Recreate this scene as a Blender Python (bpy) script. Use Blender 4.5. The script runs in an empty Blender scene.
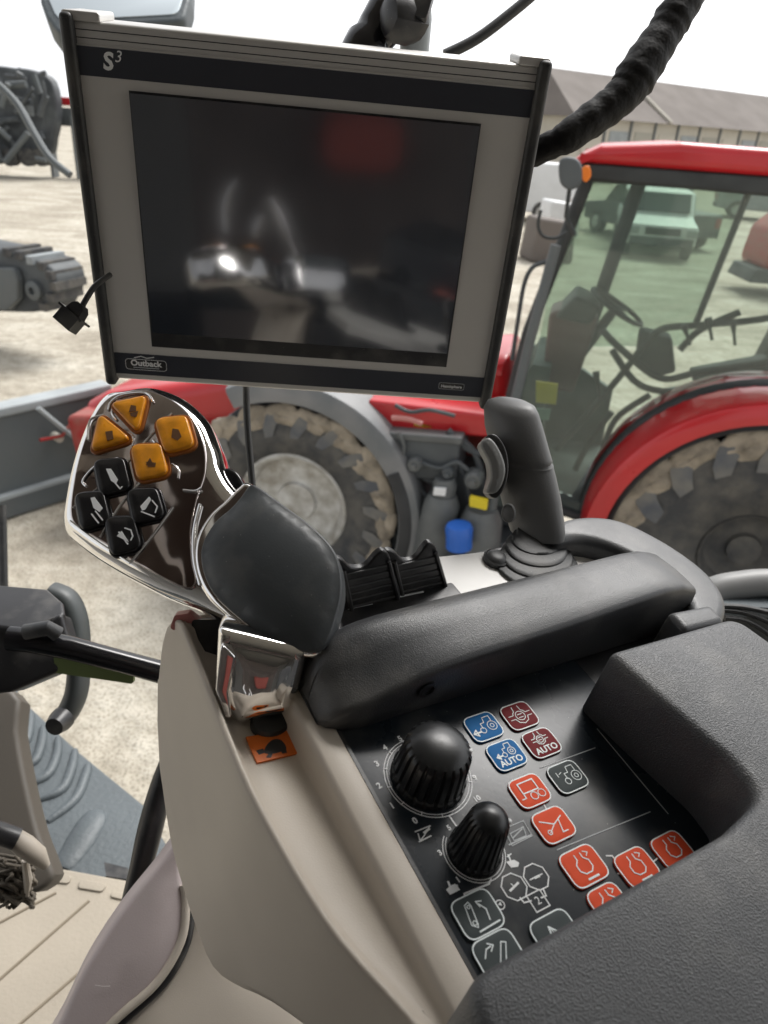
import bpy, bmesh, math, random
from mathutils import Vector, Matrix
from mathutils.geometry import delaunay_2d_cdt
random.seed(7)
sc = bpy.context.scene
COL = sc.collection
PI = math.pi
# ------------------------------------------------------------------ camera frame
F, CX, CY = 750.0, 384.0, 512.0
PITCH, ROLL, HC = math.radians(27.6), math.radians(3.8), 3.1
up = Vector((math.sin(ROLL)*math.cos(PITCH), -math.cos(ROLL)*math.cos(PITCH), -math.sin(PITCH)))
fwd = Vector((0, 0, 1))
yw = (fwd - up*fwd.dot(up)).normalized()
xw = yw.cross(up)
CAM = Vector((0, 0, HC))
def c2w(v):                       # camera vector (x right, y down, z forward) to a world vector
    return Vector((xw.dot(v), yw.dot(v), up.dot(v)))
def ray(px, py):
    return Vector(((px-CX)/F, (py-CY)/F, 1.0))
def P(px, py, z):                 # point at depth z
    return CAM + c2w(ray(px, py)*z)
class Fr:
    def __init__(s, o, u, v, w=None):
        s.o = Vector(o); s.u = Vector(u).normalized()
        v = Vector(v); s.v = (v - s.u*v.dot(s.u)).normalized()
        s.w = s.u.cross(s.v) if w is None else Vector(w).normalized()
    def pt(s, x, y, z=0.0):
        return s.o + s.u*x + s.v*y + s.w*z
    def hit(s, px, py, z=0.0):
        d = c2w(ray(px, py)); o = s.o + s.w*z
        t = (o - CAM).dot(s.w)/d.dot(s.w)
        q = CAM + d*t - o
        return (q.dot(s.u), q.dot(s.v))
    def hits(s, pts, z=0.0):
        return [s.hit(a, b, z) for a, b in pts]
# ------------------------------------------------------------------ materials
MATS = {}
def mat(name, col, rough=.5, metal=0.0, bump=0.0, bscale=400.0, var=0.0, vscale=20.0, col2=None, spec=.5, coat=0.0, kind='noise', detail=3.0, speck=0):
    m = bpy.data.materials.new(name); m.use_nodes = True
    nt = m.node_tree; b = nt.nodes['Principled BSDF']
    b.inputs['Base Color'].default_value = (*col, 1); b.inputs['Roughness'].default_value = rough
    b.inputs['Metallic'].default_value = metal; b.inputs['Specular IOR Level'].default_value = spec
    b.inputs['Coat Weight'].default_value = coat
    tc = nt.nodes.new('ShaderNodeTexCoord')
    if var or col2:
        n = nt.nodes.new('ShaderNodeTexNoise'); n.inputs['Scale'].default_value = vscale; n.inputs['Detail'].default_value = 6
        nt.links.new(tc.outputs['Object'], n.inputs['Vector'])
        r = nt.nodes.new('ShaderNodeValToRGB')
        c2 = col2 or tuple(c*(1-var) for c in col)
        r.color_ramp.elements[0].position = .35; r.color_ramp.elements[1].position = .65
        r.color_ramp.elements[0].color = (*col, 1); r.color_ramp.elements[1].color = (*c2, 1)
        nt.links.new(n.outputs['Fac'], r.inputs['Fac']); nt.links.new(r.outputs['Color'], b.inputs['Base Color'])
        rr = nt.nodes.new('ShaderNodeMapRange'); rr.inputs['To Min'].default_value = max(0, rough-.08); rr.inputs['To Max'].default_value = min(1, rough+.1)
        nt.links.new(n.outputs['Fac'], rr.inputs['Value'])
        if not metal: nt.links.new(rr.outputs['Result'], b.inputs['Roughness'])
    if bump:
        if kind == 'grain':
            t = nt.nodes.new('ShaderNodeTexVoronoi'); t.feature = 'SMOOTH_F1'; t.inputs['Scale'].default_value = bscale; o = t.outputs['Distance']
            wn = nt.nodes.new('ShaderNodeTexNoise'); wn.inputs['Scale'].default_value = bscale*.6
            nt.links.new(tc.outputs['Object'], wn.inputs['Vector'])
            mx = nt.nodes.new('ShaderNodeVectorMath'); mx.operation = 'MULTIPLY_ADD'
            mx.inputs[1].default_value = (1.2/bscale,)*3
            nt.links.new(wn.outputs['Color'], mx.inputs[0]); nt.links.new(tc.outputs['Object'], mx.inputs[2])
            nt.links.new(mx.outputs[0], t.inputs['Vector'])
        else:
            t = nt.nodes.new('ShaderNodeTexNoise'); t.inputs['Scale'].default_value = bscale; t.inputs['Detail'].default_value = detail; o = t.outputs['Fac']
            nt.links.new(tc.outputs['Object'], t.inputs['Vector'])
        bn = nt.nodes.new('ShaderNodeBump'); bn.inputs['Strength'].default_value = 1.0; bn.inputs['Distance'].default_value = bump
        nt.links.new(o, bn.inputs['Height']); nt.links.new(bn.outputs['Normal'], b.inputs['Normal'])
    if speck:
        v = nt.nodes.new('ShaderNodeTexVoronoi'); v.inputs['Scale'].default_value = speck; nt.links.new(tc.outputs['Object'], v.inputs['Vector'])
        r = nt.nodes.new('ShaderNodeValToRGB'); r.color_ramp.elements[0].position = .03; r.color_ramp.elements[1].position = .055
        r.color_ramp.elements[0].color = (1, 1, 1, 1); r.color_ramp.elements[1].color = (0, 0, 0, 1); nt.links.new(v.outputs['Distance'], r.inputs[0])
        n = nt.nodes.new('ShaderNodeTexNoise'); n.inputs['Scale'].default_value = 30; n.inputs['Detail'].default_value = 8; nt.links.new(tc.outputs['Object'], n.inputs['Vector'])
        q = nt.nodes.new('ShaderNodeMapRange'); q.inputs['From Min'].default_value = .5; q.inputs['From Max'].default_value = .8; q.inputs['To Max'].default_value = .22; nt.links.new(n.outputs['Fac'], q.inputs['Value'])
        ad = nt.nodes.new('ShaderNodeMath'); ad.operation = 'MULTIPLY_ADD'; ad.inputs[1].default_value = .5; ad.use_clamp = True
        nt.links.new(r.outputs[0], ad.inputs[0]); nt.links.new(q.outputs[0], ad.inputs[2])
        mx = nt.nodes.new('ShaderNodeMix'); mx.data_type = 'RGBA'; mx.inputs[7].default_value = (.42, .4, .36, 1); nt.links.new(ad.outputs[0], mx.inputs[0])
        src = b.inputs['Base Color'].links[0].from_socket if b.inputs['Base Color'].links else None
        if src: nt.links.new(src, mx.inputs[6])
        else: mx.inputs[6].default_value = (*col, 1)
        nt.links.new(mx.outputs[2], b.inputs['Base Color'])
    MATS[name] = m
    return m
def glass(name, tint, mirror=.5, haze=.08, dcol=(.6, .62, .58)):
    m = bpy.data.materials.new(name); m.use_nodes = True; nt = m.node_tree; nt.nodes.clear()
    o = nt.nodes.new('ShaderNodeOutputMaterial'); t = nt.nodes.new('ShaderNodeBsdfTransparent'); t.inputs[0].default_value = (*tint, 1)
    g = nt.nodes.new('ShaderNodeBsdfGlossy'); g.inputs['Roughness'].default_value = .02
    d = nt.nodes.new('ShaderNodeBsdfDiffuse'); d.inputs[0].default_value = (*dcol, 1)
    f = nt.nodes.new('ShaderNodeFresnel'); f.inputs['IOR'].default_value = 1.5
    a = nt.nodes.new('ShaderNodeMixShader'); b = nt.nodes.new('ShaderNodeMixShader'); b.inputs[0].default_value = haze  # whitish haze on the glass, mixed in as diffuse colour
    nt.links.new(f.outputs[0], a.inputs[0]); nt.links.new(t.outputs[0], a.inputs[1]); nt.links.new(g.outputs[0], a.inputs[2])
    nt.links.new(a.outputs[0], b.inputs[1]); nt.links.new(d.outputs[0], b.inputs[2]); nt.links.new(b.outputs[0], o.inputs[0])
    MATS[name] = m; return m
grain = mat('grained_black_vinyl', (.08, .083, .087), .46, bump=.00036, bscale=1600, kind='grain', var=.2, vscale=12, spec=.6, speck=220)
softblack = mat('soft_black_plastic', (.045, .047, .05), .42, bump=.00012, bscale=1700, kind='grain', var=.25, vscale=18, spec=.55, speck=220)
blackp = mat('black_plastic', (.018, .018, .02), .38, bump=.00006, bscale=900, var=.2, vscale=30, speck=220)
glossblack = mat('gloss_black', (.01, .01, .012), .16, var=.2, vscale=40)
rubber = mat('rubber', (.03, .031, .032), .5, bump=.0001, bscale=700, var=.3, vscale=30, speck=220)
beige = mat('beige_plastic', (.53, .475, .405), .48, bump=.00008, bscale=1300, var=.06, vscale=9, spec=.4)
bowlm = mat('bowl_plastic', (.36, .32, .27), .5, bump=.00008, bscale=1300, var=.06, vscale=9, spec=.4)
mauve = mat('mauve_plastic', (.5, .43, .425), .5, bump=.0001, bscale=900, var=.08, vscale=8, speck=220)
chrome = mat('chrome', (.86, .85, .84), .06, 1.0, bump=.0003, bscale=45, detail=1.0)
reflchrome = mat('chrome_dark_reflection', (.5, .45, .44), .07, 1.0, bump=.0016, bscale=38, detail=1.0)  # same chrome with dark brown reflections put into its base colour
padm = mat('grip_rubber', (.055, .062, .067), .42, bump=.00005, bscale=900, var=.25, vscale=25, spec=.5, speck=220)
alu = mat('brushed_aluminium', (.62, .61, .59), .42, .5, bump=.00003, bscale=1500, var=.06, vscale=15)
face = mat('grey_front_plate', (.52, .505, .48), .5, .1, bump=.00002, bscale=1500, var=.04, vscale=15)
stripe = mat('dark_stripe', (.035, .038, .048), .3)
screenm = mat('screen_glass', (.022, .027, .038), .10, spec=1.0, coat=.6, bump=.00002, bscale=8)
screenm.node_tree.nodes['Principled BSDF'].inputs['IOR'].default_value = 1.9
white = mat('printed_white', (.75, .76, .76), .5)
greyprint = mat('printed_grey', (.42, .44, .45), .5)
panelm = mat('panel_black', (.014, .02, .027), .27, spec=.3, bump=.00002, bscale=500, var=.3, vscale=15, speck=160)
orange = mat('sticker_orange', (.8, .17, .01), .45, var=.15, vscale=60)
amber = mat('amber_button', (.88, .34, .012), .3, bump=.00004, bscale=300, var=.3, vscale=120, coat=.3)
amberd = mat('amber_well', (.32, .1, .012), .4, coat=.3)
bluek = mat('key_blue', (.008, .13, .36), .6, spec=.15)
maroonk = mat('key_maroon', (.17, .01, .014), .6, spec=.15)
redk = mat('key_red', (.72, .085, .03), .6, spec=.15)
greyk = mat('key_grey', (.06, .072, .073), .6, spec=.15)
pale = mat('pale_print', (.8, .86, .86), .5)
redprint = mat('red_print', (.82, .22, .12), .5)
red = mat('tractor_red', (.5, .012, .017), .3, coat=.35, var=.12, vscale=3)
redd = mat('worn_red', (.36, .02, .02), .4, var=.4, vscale=8, col2=(.3, .09, .07))
tyrem = mat('muddy_tyre', (.045, .047, .05), .8, bump=.01, bscale=25, vscale=7, col2=(.11, .105, .095))
mud = mat('dried_mud', (.38, .33, .26), .95, bump=.02, bscale=18, var=.45, vscale=9)
fendg = mat('grey_mudguard', (.13, .14, .145), .5, bump=.002, bscale=30, vscale=3, col2=(.2, .2, .2))
fendb = mat('black_mudguard', (.035, .037, .04), .55, vscale=3, var=.4)
steel = mat('grey_steel', (.11, .12, .122), .55, bump=.002, bscale=12, vscale=2.5, col2=(.1, .115, .12))
lightsteel = mat('light_steel', (.33, .36, .37), .5, vscale=3, var=.2)
rim_s = mat('silver_rim', (.62, .62, .6), .5, .1, bump=.004, bscale=25, vscale=7, col2=(.3, .28, .24))
darkm = mat('dark_machine', (.035, .04, .045), .6, vscale=2, col2=(.09, .1, .105))
canm = mat('canister_grey', (.12, .128, .128), .5, vscale=8, var=.2)
bluep = mat('blue_cap', (.02, .12, .5), .4)
yellow = mat('yellow_label', (.7, .55, .02), .5)
whitep = mat('white_paint', (.75, .76, .76), .35, vscale=2, var=.08)
teal = mat('green_grey_paint', (.25, .36, .34), .35, vscale=2, var=.1)
cabint = mat('cab_interior_green_grey', (.10, .125, .115), .7, vscale=4, var=.5)
cabdark = mat('cab_dark', (.04, .045, .045), .6, vscale=5, var=.4)
roofm = mat('shed_roof', (.17, .15, .135), .9, vscale=.5, var=.15)
wallm = mat('shed_wall', (.55, .52, .45), .9, vscale=.7, var=.12)
bluegrey = mat('blue_grey_moulding', (.088, .104, .112), .5, bump=.0012, bscale=120, vscale=6, var=.25)
floorm = mat('beige_floor_mat', (.34, .30, .24), .8, bump=.0006, bscale=200, vscale=6, var=.15)
sleeve = mat('braided_sleeve', (.012, .0115, .011), .6, bump=.0025, bscale=75, spec=.25)
seatm = mat('seat_fabric', (.12, .10, .09), .85, var=.3, vscale=15)
liner = mat('headliner', (.42, .41, .39), .9, var=.1)
green = mat('green_strip', (.12, .16, .05), .6)
orangel = mat('orange_lens', (.8, .2, .02), .3)
pinkc = mat('pink_cap', (.5, .2, .18), .3)
cabglass = glass('tractor_window_glass', (.80, .87, .82), haze=.08, dcol=(.62, .7, .66))
carglass = mat('vehicle_glass', (.03, .05, .05), .1, spec=.8)
mirrorm = mat('mirror_glass', (.7, .76, .78), .05, 1.0)
# ------------------------------------------------------------------ mesh helpers
class MB:
    def __init__(s): s.V = []; s.Fc = []; s.Mi = []; s.mats = []
    def add(s, V, Fs, m):
        if m not in s.mats: s.mats.append(m)
        k = s.mats.index(m); b = len(s.V)
        s.V += [Vector(v) for v in V]
        for f in Fs:
            s.Fc.append([b+i for i in f]); s.Mi.append(k)
        return s
    def build(s, name, parent=None, label=None, sharp=38, recalc=True, cat=None, group=None, kind=None, loc=None):
        base = Vector((0, 0, 0))
        if parent is not None:
            p = parent
            while p: base += p.location; p = p.parent
        elif loc is not None: base = Vector(loc)
        elif cat:                                                # a thing that is one mesh: origin at its base
            n = len(s.V); base = Vector((sum(v.x for v in s.V)/n, sum(v.y for v in s.V)/n, min(v.z for v in s.V)))
        me = bpy.data.meshes.new(name)
        me.from_pydata([v-base for v in s.V], [], s.Fc)
        for m in s.mats: me.materials.append(m)
        me.polygons.foreach_set('material_index', s.Mi)
        if recalc:
            bm = bmesh.new(); bm.from_mesh(me); bmesh.ops.remove_doubles(bm, verts=bm.verts, dist=1e-6)
            bmesh.ops.recalc_face_normals(bm, faces=bm.faces); bm.to_mesh(me); bm.free()
        me.shade_smooth(); me.set_sharp_from_angle(angle=math.radians(sharp)); me.update()
        o = bpy.data.objects.new(name, me); COL.objects.link(o)
        if parent is not None: o.parent = parent
        else: o.location = base
        tag(o, label, cat, group, kind)
        return o
def tag(o, label=None, cat=None, group=None, kind=None):
    if label: o['label'] = label
    if cat: o['category'] = cat
    if group: o['group'] = group
    if kind: o['kind'] = kind
def thing(name, loc, label, cat, group=None):
    o = bpy.data.objects.new(name, None); COL.objects.link(o); o.location = loc; o.empty_display_size = .05
    tag(o, label, cat, group); return o
def area(p): return sum(p[i][0]*p[(i+1) % len(p)][1]-p[(i+1) % len(p)][0]*p[i][1] for i in range(len(p)))/2
def cat2(pts, n=6, closed=True):
    out = []; N = len(pts)
    for i in range(N if closed else N-1):
        g = lambda k: Vector(pts[k % N]) if closed else Vector(pts[max(0, min(N-1, k))])
        a, b, c, d = g(i-1), g(i), g(i+1), g(i+2)
        for j in range(n):
            t = j/n
            out.append(.5*((2*b)+(c-a)*t+(2*a-5*b+4*c-d)*t*t+(3*b-a-3*c+d)*t**3))
    if not closed: out.append(Vector(pts[-1]))
    return [tuple(v) for v in out]
def rnd(pts, r, seg=5):
    out = []; N = len(pts); rs = r if isinstance(r, (list, tuple)) else [r]*N
    for i in range(N):
        p = Vector(pts[i][:2]); a = Vector(pts[i-1][:2])-p; b = Vector(pts[(i+1) % N][:2])-p
        la, lb = a.length, b.length; a /= la; b /= lb
        ang = a.angle(b)
        if rs[i] <= 0 or ang > PI-.02: out.append(tuple(p)); continue
        d = min(rs[i]/math.tan(ang/2), la*.48, lb*.48)
        q0, q1 = p+a*d, p+b*d
        for k in range(seg+1):
            t = k/seg; out.append(tuple((1-t)**2*q0+2*t*(1-t)*p+t*t*q1))
    return out
def rect(x0, x1, y0, y1, r=0, seg=4):
    p = [(x0, y0), (x1, y0), (x1, y1), (x0, y1)]
    return rnd(p, r, seg) if r else p
def offset(p, d):
    N = len(p); out = []
    for i in range(N):
        a, b, c = Vector(p[i-1]), Vector(p[i]), Vector(p[(i+1) % N])
        e1 = (b-a); e2 = (c-b)
        e1 = e1.normalized() if e1.length > 1e-9 else e2.normalized(); e2 = e2.normalized() if e2.length > 1e-9 else e1
        n1 = Vector((-e1.y, e1.x)); n2 = Vector((-e2.y, e2.x)); n = n1+n2
        if n.length < 1e-6: n = n1
        n.normalize(); k = max(.5, n.dot(n1))
        out.append(tuple(b+n*d/k))
    return out
def dseg(p, a, b):
    ab = b-a; t = max(0, min(1, (p-a).dot(ab)/max(1e-12, ab.dot(ab)))); return (p-(a+ab*t)).length
def cap(mb, fr, ring, z, m, grid=0, fz=None, dome=0):
    V2 = [Vector(q) for q in ring]; n = len(V2); extra = []
    if grid:
        xs = [v.x for v in V2]; ys = [v.y for v in V2]
        st = max(max(xs)-min(xs), max(ys)-min(ys))/grid
        y = min(ys)+st*.5; row = 0
        while y < max(ys):
            x = min(xs)+st*(.5 if row % 2 else .25)
            while x < max(xs):
                q = Vector((x, y)); ins = False
                for i in range(n):
                    a, b = V2[i], V2[i-1]
                    if (a.y > y) != (b.y > y) and x < (b.x-a.x)*(y-a.y)/(b.y-a.y)+a.x: ins = not ins
                if ins and min(dseg(q, V2[i-1], V2[i]) for i in range(n)) > st*.4: extra.append(q)
                x += st
            y += st*.87; row += 1
    r = delaunay_2d_cdt(V2+extra, [(i, (i+1) % n) for i in range(n)], [], 1, 1e-9)
    vs, fs = r[0], r[2]
    if not fs: return
    zz = []
    if dome:
        nb = [set() for _ in vs]; bd = [0]*len(vs)
        ec = {}
        for f in fs:
            for i in range(len(f)):
                a, c = f[i], f[(i+1) % len(f)]; nb[a].add(c); nb[c].add(a); e = (min(a, c), max(a, c)); ec[e] = ec.get(e, 0)+1
        for (a, c), q in ec.items():
            if q == 1: bd[a] = bd[c] = 1
        h = [0.0]*len(vs)
        for it in range(500):
            for i in range(len(vs)):
                if not bd[i]: h[i] = sum(h[j] for j in nb[i])/len(nb[i])+1
        mx = max(h) or 1
        mb.add([fr.pt(v.x, v.y, z+dome*(q/mx)**.7) for v, q in zip(vs, h)], fs, m); return
    for v in vs:
        zz.append(z + (fz(min(dseg(v, V2[i-1], V2[i]) for i in range(n)), v) if fz else 0))
    mb.add([fr.pt(v.x, v.y, q) for v, q in zip(vs, zz)], fs, m)
def slab(mb, fr, pts, z0, z1, m, r=0.0, bulge=0.0, bw=None, grid=0, side=None, both=False, seg=5, back=True, dome=0):
    pts = [tuple(q[:2]) for q in pts]
    if area(pts) < 0: pts = pts[::-1]
    rings = []
    rb = r if both else 0
    if both and r:
        for k in range(seg+1):
            t = PI/2*k/seg; rings.append((rb*(1-math.sin(t)), z0+rb*(1-math.cos(t))))
    else: rings.append((0, z0))
    if r:
        for k in range(seg+1):
            t = PI/2*k/seg; rings.append((r*(1-math.cos(t)), z1-r+r*math.sin(t)))
    else: rings.append((0, z1))
    V = []; n = len(pts); last = None
    for d, z in rings:
        q = offset(pts, d) if d else pts; V += [fr.pt(a, b, z) for a, b in q]; last = q
    Fs = []
    for k in range(len(rings)-1):
        for i in range(n):
            j = (i+1) % n; Fs.append((k*n+i, k*n+j, (k+1)*n+j, (k+1)*n+i))
    mb.add(V, Fs, side or m)
    if dome: cap(mb, fr, last, z1, m, grid or 24, dome=dome)
    elif bulge:
        W = bw or bulge*3
        f = lambda d, v: bulge*(1-(1-min(d/W, 1))**2)
        cap(mb, fr, last, z1, m, grid or 18, f)
    else: cap(mb, fr, last, z1, m)
    if back: cap(mb, fr, offset(pts, rb) if rb else pts, z0, side or m)
    return mb
def tube(mb, pts, rad, m, seg=12, caps=True, flat=None):
    pts = [Vector(p) for p in pts]; n = len(pts); rads = rad if isinstance(rad, (list, tuple)) else [rad]*n
    t0 = (pts[1]-pts[0]).normalized(); ref = Vector((0, 0, 1)) if abs(t0.z) < .9 else Vector((1, 0, 0))
    u = t0.cross(ref).normalized(); V = []; 
    for i in range(n):
        t = (pts[min(n-1, i+1)]-pts[max(0, i-1)]).normalized()
        u = (u-t*u.dot(t)).normalized(); w = t.cross(u)
        if flat: u = flat[0]-t*flat[0].dot(t); u.normalize(); w = t.cross(u)
        for k in range(seg):
            a = 2*PI*k/seg
            V.append(pts[i]+u*math.cos(a)*rads[i]+w*math.sin(a)*rads[i]*(flat[1] if flat else 1))
    Fs = [(i*seg+k, i*seg+(k+1) % seg, (i+1)*seg+(k+1) % seg, (i+1)*seg+k) for i in range(n-1) for k in range(seg)]
    if caps: Fs += [list(range(seg))[::-1], [(n-1)*seg+k for k in range(seg)]]
    mb.add(V, Fs, m); return mb
def lathe(mb, fr, cx, cy, prof, m, seg=40, fn=None, sx=1, sy=1, closed=False):     # around fr.w through (cx, cy)
    V = []; n = len(prof)
    for i, (r, z) in enumerate(prof):
        for k in range(seg):
            a = 2*PI*k/seg; q = fn(a, r, z, k, i) if fn else r
            V.append(fr.pt(cx+math.cos(a)*q*sx, cy+math.sin(a)*q*sy, z))
    Fs = [(i*seg+k, i*seg+(k+1) % seg, (i+1)*seg+(k+1) % seg, (i+1)*seg+k) for i in range(n-1) for k in range(seg)]
    if closed: Fs += [((n-1)*seg+k, (n-1)*seg+(k+1) % seg, (k+1) % seg, k) for k in range(seg)]
    else: Fs += [list(range(seg))[::-1], [(n-1)*seg+k for k in range(seg)]]
    mb.add(V, Fs, m); return mb
def ribbon(mb, fr, pts, w, z, m, closed=False, th=.00012):
    pts = [Vector(p) for p in pts]
    n = len(pts)
    for i in range(n if closed else n-1):
        a, b = pts[i], pts[(i+1) % n]; d = b-a
        if d.length < 1e-9: continue
        d.normalize(); q = Vector((-d.y, d.x))*w/2; e = d*w*.3
        c = [a-e-q, b+e-q, b+e+q, a-e+q]; zz = z+(i % 2)*th*.35
        mb.add([fr.pt(v.x, v.y, zz) for v in c]+[fr.pt(v.x, v.y, zz+th) for v in c], [(4, 5, 6, 7), (0, 1, 5, 4), (1, 2, 6, 5), (2, 3, 7, 6), (3, 0, 4, 7)], m)
def text(mb, fr, s, x, y, size, z, m, rot=0, off=0.0, ext=.0001, flip=1, shear=0):
    cu = bpy.data.curves.new('t', 'FONT'); cu.body = s; cu.size = size; cu.align_x = 'CENTER'; cu.align_y = 'CENTER'
    cu.offset = off*size; cu.extrude = ext/2; cu.shear = shear; cu.resolution_u = 3
    o = bpy.data.objects.new('t', cu); COL.objects.link(o); dg = bpy.context.evaluated_depsgraph_get()
    me = bpy.data.meshes.new_from_object(o.evaluated_get(dg)); ca, sa = math.cos(rot), math.sin(rot)
    V = [fr.pt(x+v.co.x*ca-v.co.y*flip*sa, y+v.co.x*sa+v.co.y*flip*ca, z+ext/2+v.co.z) for v in me.vertices]
    mb.add(V, [tuple(p.vertices) for p in me.polygons], m)
    bpy.data.objects.remove(o); bpy.data.curves.remove(cu); bpy.data.meshes.remove(me)
def loft(mb, secs, m, closed=True, caps=True):
    n = len(secs[0]); V = [v for s in secs for v in s]; kk = n if closed else n-1
    Fs = [(i*n+k, i*n+(k+1) % n, (i+1)*n+(k+1) % n, (i+1)*n+k) for i in range(len(secs)-1) for k in range(kk)]
    if caps: Fs += [list(range(n))[::-1], [(len(secs)-1)*n+k for k in range(n)]]
    mb.add(V, Fs, m)
def lerp(tab, x):
    tab = sorted(tab)
    if x <= tab[0][0]: return tab[0][1]
    for (a, p), (b, q) in zip(tab, tab[1:]):
        if x <= b:
            t = (x-a)/(b-a); return p+(q-p)*t
    return tab[-1][1]
mm = .001
# ------------------------------------------------------------------ frames
ka = Vector((-544, -682, 750)).normalized(); kb = Vector((1391, -179, 750)); kb = (kb-ka*kb.dot(ka)).normalized()
kn = ka.cross(kb); kn = kn if kn.y < 0 else -kn
O = P(483, 728, .36); A, B, Nn = c2w(ka), c2w(kb), c2w(kn)
K = Fr(O, B, A, Nn)                               # console: x right, y away, z out of the panel
def k(x, y, h): return K.pt(x*mm, y*mm, h*mm)
def kplane_y(y): return Fr(k(0, y, 0), B, Nn, -A)  # upright plane across the console facing back
mv = Vector((-117, 1108, 750)).normalized(); mu = Vector((10802, 509, 750)); mu = (mu-mv*mu.dot(mv)).normalized()
MO = Fr(P(62, 18, .427), c2w(mu), c2w(mv), -c2w(mu.cross(mv)))   # monitor: x right, y down, z towards viewer
# ------------------------------------------------------------------ SETTING
def emptyw(): pass
g = MB(); g.add([(-4000, -100, 0), (4000, -100, 0), (4000, 6000, 0), (-4000, 6000, 0)], [(0, 1, 2, 3)], None)
gm = bpy.data.materials.new('gravel_yard'); gm.use_nodes = True; nt = gm.node_tree; bs = nt.nodes['Principled BSDF']; bs.inputs['Roughness'].default_value = .95
tc = nt.nodes.new('ShaderNodeTexCoord')
def noise(s, d=6, dist=0.0, vec=None):
    n = nt.nodes.new('ShaderNodeTexNoise'); n.inputs['Scale'].default_value = s; n.inputs['Detail'].default_value = d; n.inputs['Distortion'].default_value = dist
    nt.links.new(vec or tc.outputs['Object'], n.inputs['Vector']); return n
mp = nt.nodes.new('ShaderNodeMapping'); mp.inputs['Scale'].default_value = (.6, 1.1, 1); mp.inputs['Rotation'].default_value = (0, 0, .25); nt.links.new(tc.outputs['Object'], mp.inputs['Vector'])
n1 = noise(.9, 8, 1.0, mp.outputs[0]); n2 = noise(7, 8); n3 = noise(60, 4)
def ramp(src, stops):
    r = nt.nodes.new('ShaderNodeValToRGB'); e = r.color_ramp.elements
    while len(e) < len(stops): e.new(.5)
    for q, (p, c) in zip(e, stops): q.position = p; q.color = (*c, 1)
    nt.links.new(src, r.inputs[0]); return r
r1 = ramp(n1.outputs[0], [(.3, (.33, .295, .235)), (.5, (.45, .41, .335)), (.68, (.57, .535, .455))])
r2 = ramp(n2.outputs[0], [(.35, (.78, .77, .75)), (.6, (1, 1, 1))])
r3 = ramp(n3.outputs[0], [(.36, (.55, .54, .52)), (.5, (1, 1, 1))])
def mul(a, b):
    x = nt.nodes.new('ShaderNodeMix'); x.data_type = 'RGBA'; x.blend_type = 'MULTIPLY'; x.inputs[0].default_value = 1
    nt.links.new(a, x.inputs[6]); nt.links.new(b, x.inputs[7]); return x.outputs[2]
nt.links.new(mul(mul(r1.outputs[0], r2.outputs[0]), r3.outputs[0]), bs.inputs['Base Color'])
bp = nt.nodes.new('ShaderNodeBump'); bp.inputs['Distance'].default_value = .05; nt.links.new(n2.outputs[0], bp.inputs['Height']); nt.links.new(bp.outputs[0], bs.inputs['Normal'])
g.mats = [gm]
g.build('ground', recalc=False, kind='structure')
# world
w = bpy.data.worlds.new('World'); sc.world = w; w.use_nodes = True; wn = w.node_tree
sky = wn.nodes.new('ShaderNodeTexSky'); sky.sky_type = 'NISHITA'; sky.sun_disc = False
SEL, SAZ = math.radians(55), math.radians(35)
sky.sun_elevation = SEL; sky.sun_rotation = SAZ; sky.dust_density = 4; sky.air_density = 1.0; sky.ozone_density = 1
tcw = wn.nodes.new('ShaderNodeTexCoord'); sxyz = wn.nodes.new('ShaderNodeSeparateXYZ'); cxyz = wn.nodes.new('ShaderNodeCombineXYZ'); mxz = wn.nodes.new('ShaderNodeMath'); mxz.operation = 'MAXIMUM'; mxz.inputs[1].default_value = .22
wn.links.new(tcw.outputs['Generated'], sxyz.inputs[0]); wn.links.new(sxyz.outputs[0], cxyz.inputs[0]); wn.links.new(sxyz.outputs[1], cxyz.inputs[1]); wn.links.new(sxyz.outputs[2], mxz.inputs[0]); wn.links.new(mxz.outputs[0], cxyz.inputs[2])
nv = wn.nodes.new('ShaderNodeVectorMath'); nv.operation = 'NORMALIZE'; wn.links.new(cxyz.outputs[0], nv.inputs[0]); wn.links.new(nv.outputs[0], sky.inputs['Vector'])
hs = wn.nodes.new('ShaderNodeHueSaturation'); hs.inputs['Saturation'].default_value = .12
bg = wn.nodes['Background']; bg.inputs['Strength'].default_value = .125
wn.links.new(sky.outputs[0], hs.inputs['Color']); wn.links.new(hs.outputs[0], bg.inputs['Color'])
sl = bpy.data.lights.new('sun', 'SUN'); sl.energy = 1.4; sl.angle = math.radians(25); sl.color = (1, .97, .93)
so = bpy.data.objects.new('sun', sl); COL.objects.link(so)
sd = Vector((math.sin(SAZ)*math.cos(SEL), math.cos(SAZ)*math.cos(SEL), math.sin(SEL)))
so.rotation_euler = sd.to_track_quat('Z', 'Y').to_euler()
sc.view_settings.view_transform = 'Standard'; sc.view_settings.look = 'None'; sc.view_settings.exposure = 0.95; sc.view_settings.gamma = 1
# camera
cd = bpy.data.cameras.new('camera'); cd.sensor_fit = 'VERTICAL'; cd.sensor_height = 36; cd.sensor_width = 27; cd.lens = 750/1024*36
cd.clip_start = .01; cd.clip_end = 12000
cd.dof.use_dof = True; cd.dof.focus_distance = .42; cd.dof.aperture_fstop = 14
co = bpy.data.objects.new('camera', cd); COL.objects.link(co)
R = Matrix((c2w(Vector((1, 0, 0))), c2w(Vector((0, -1, 0))), c2w(Vector((0, 0, -1))))).transposed()
co.matrix_world = Matrix.Translation(CAM) @ R.to_4x4(); sc.camera = co
sc.cycles.max_bounces = 8; sc.cycles.use_denoising = True
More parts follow.
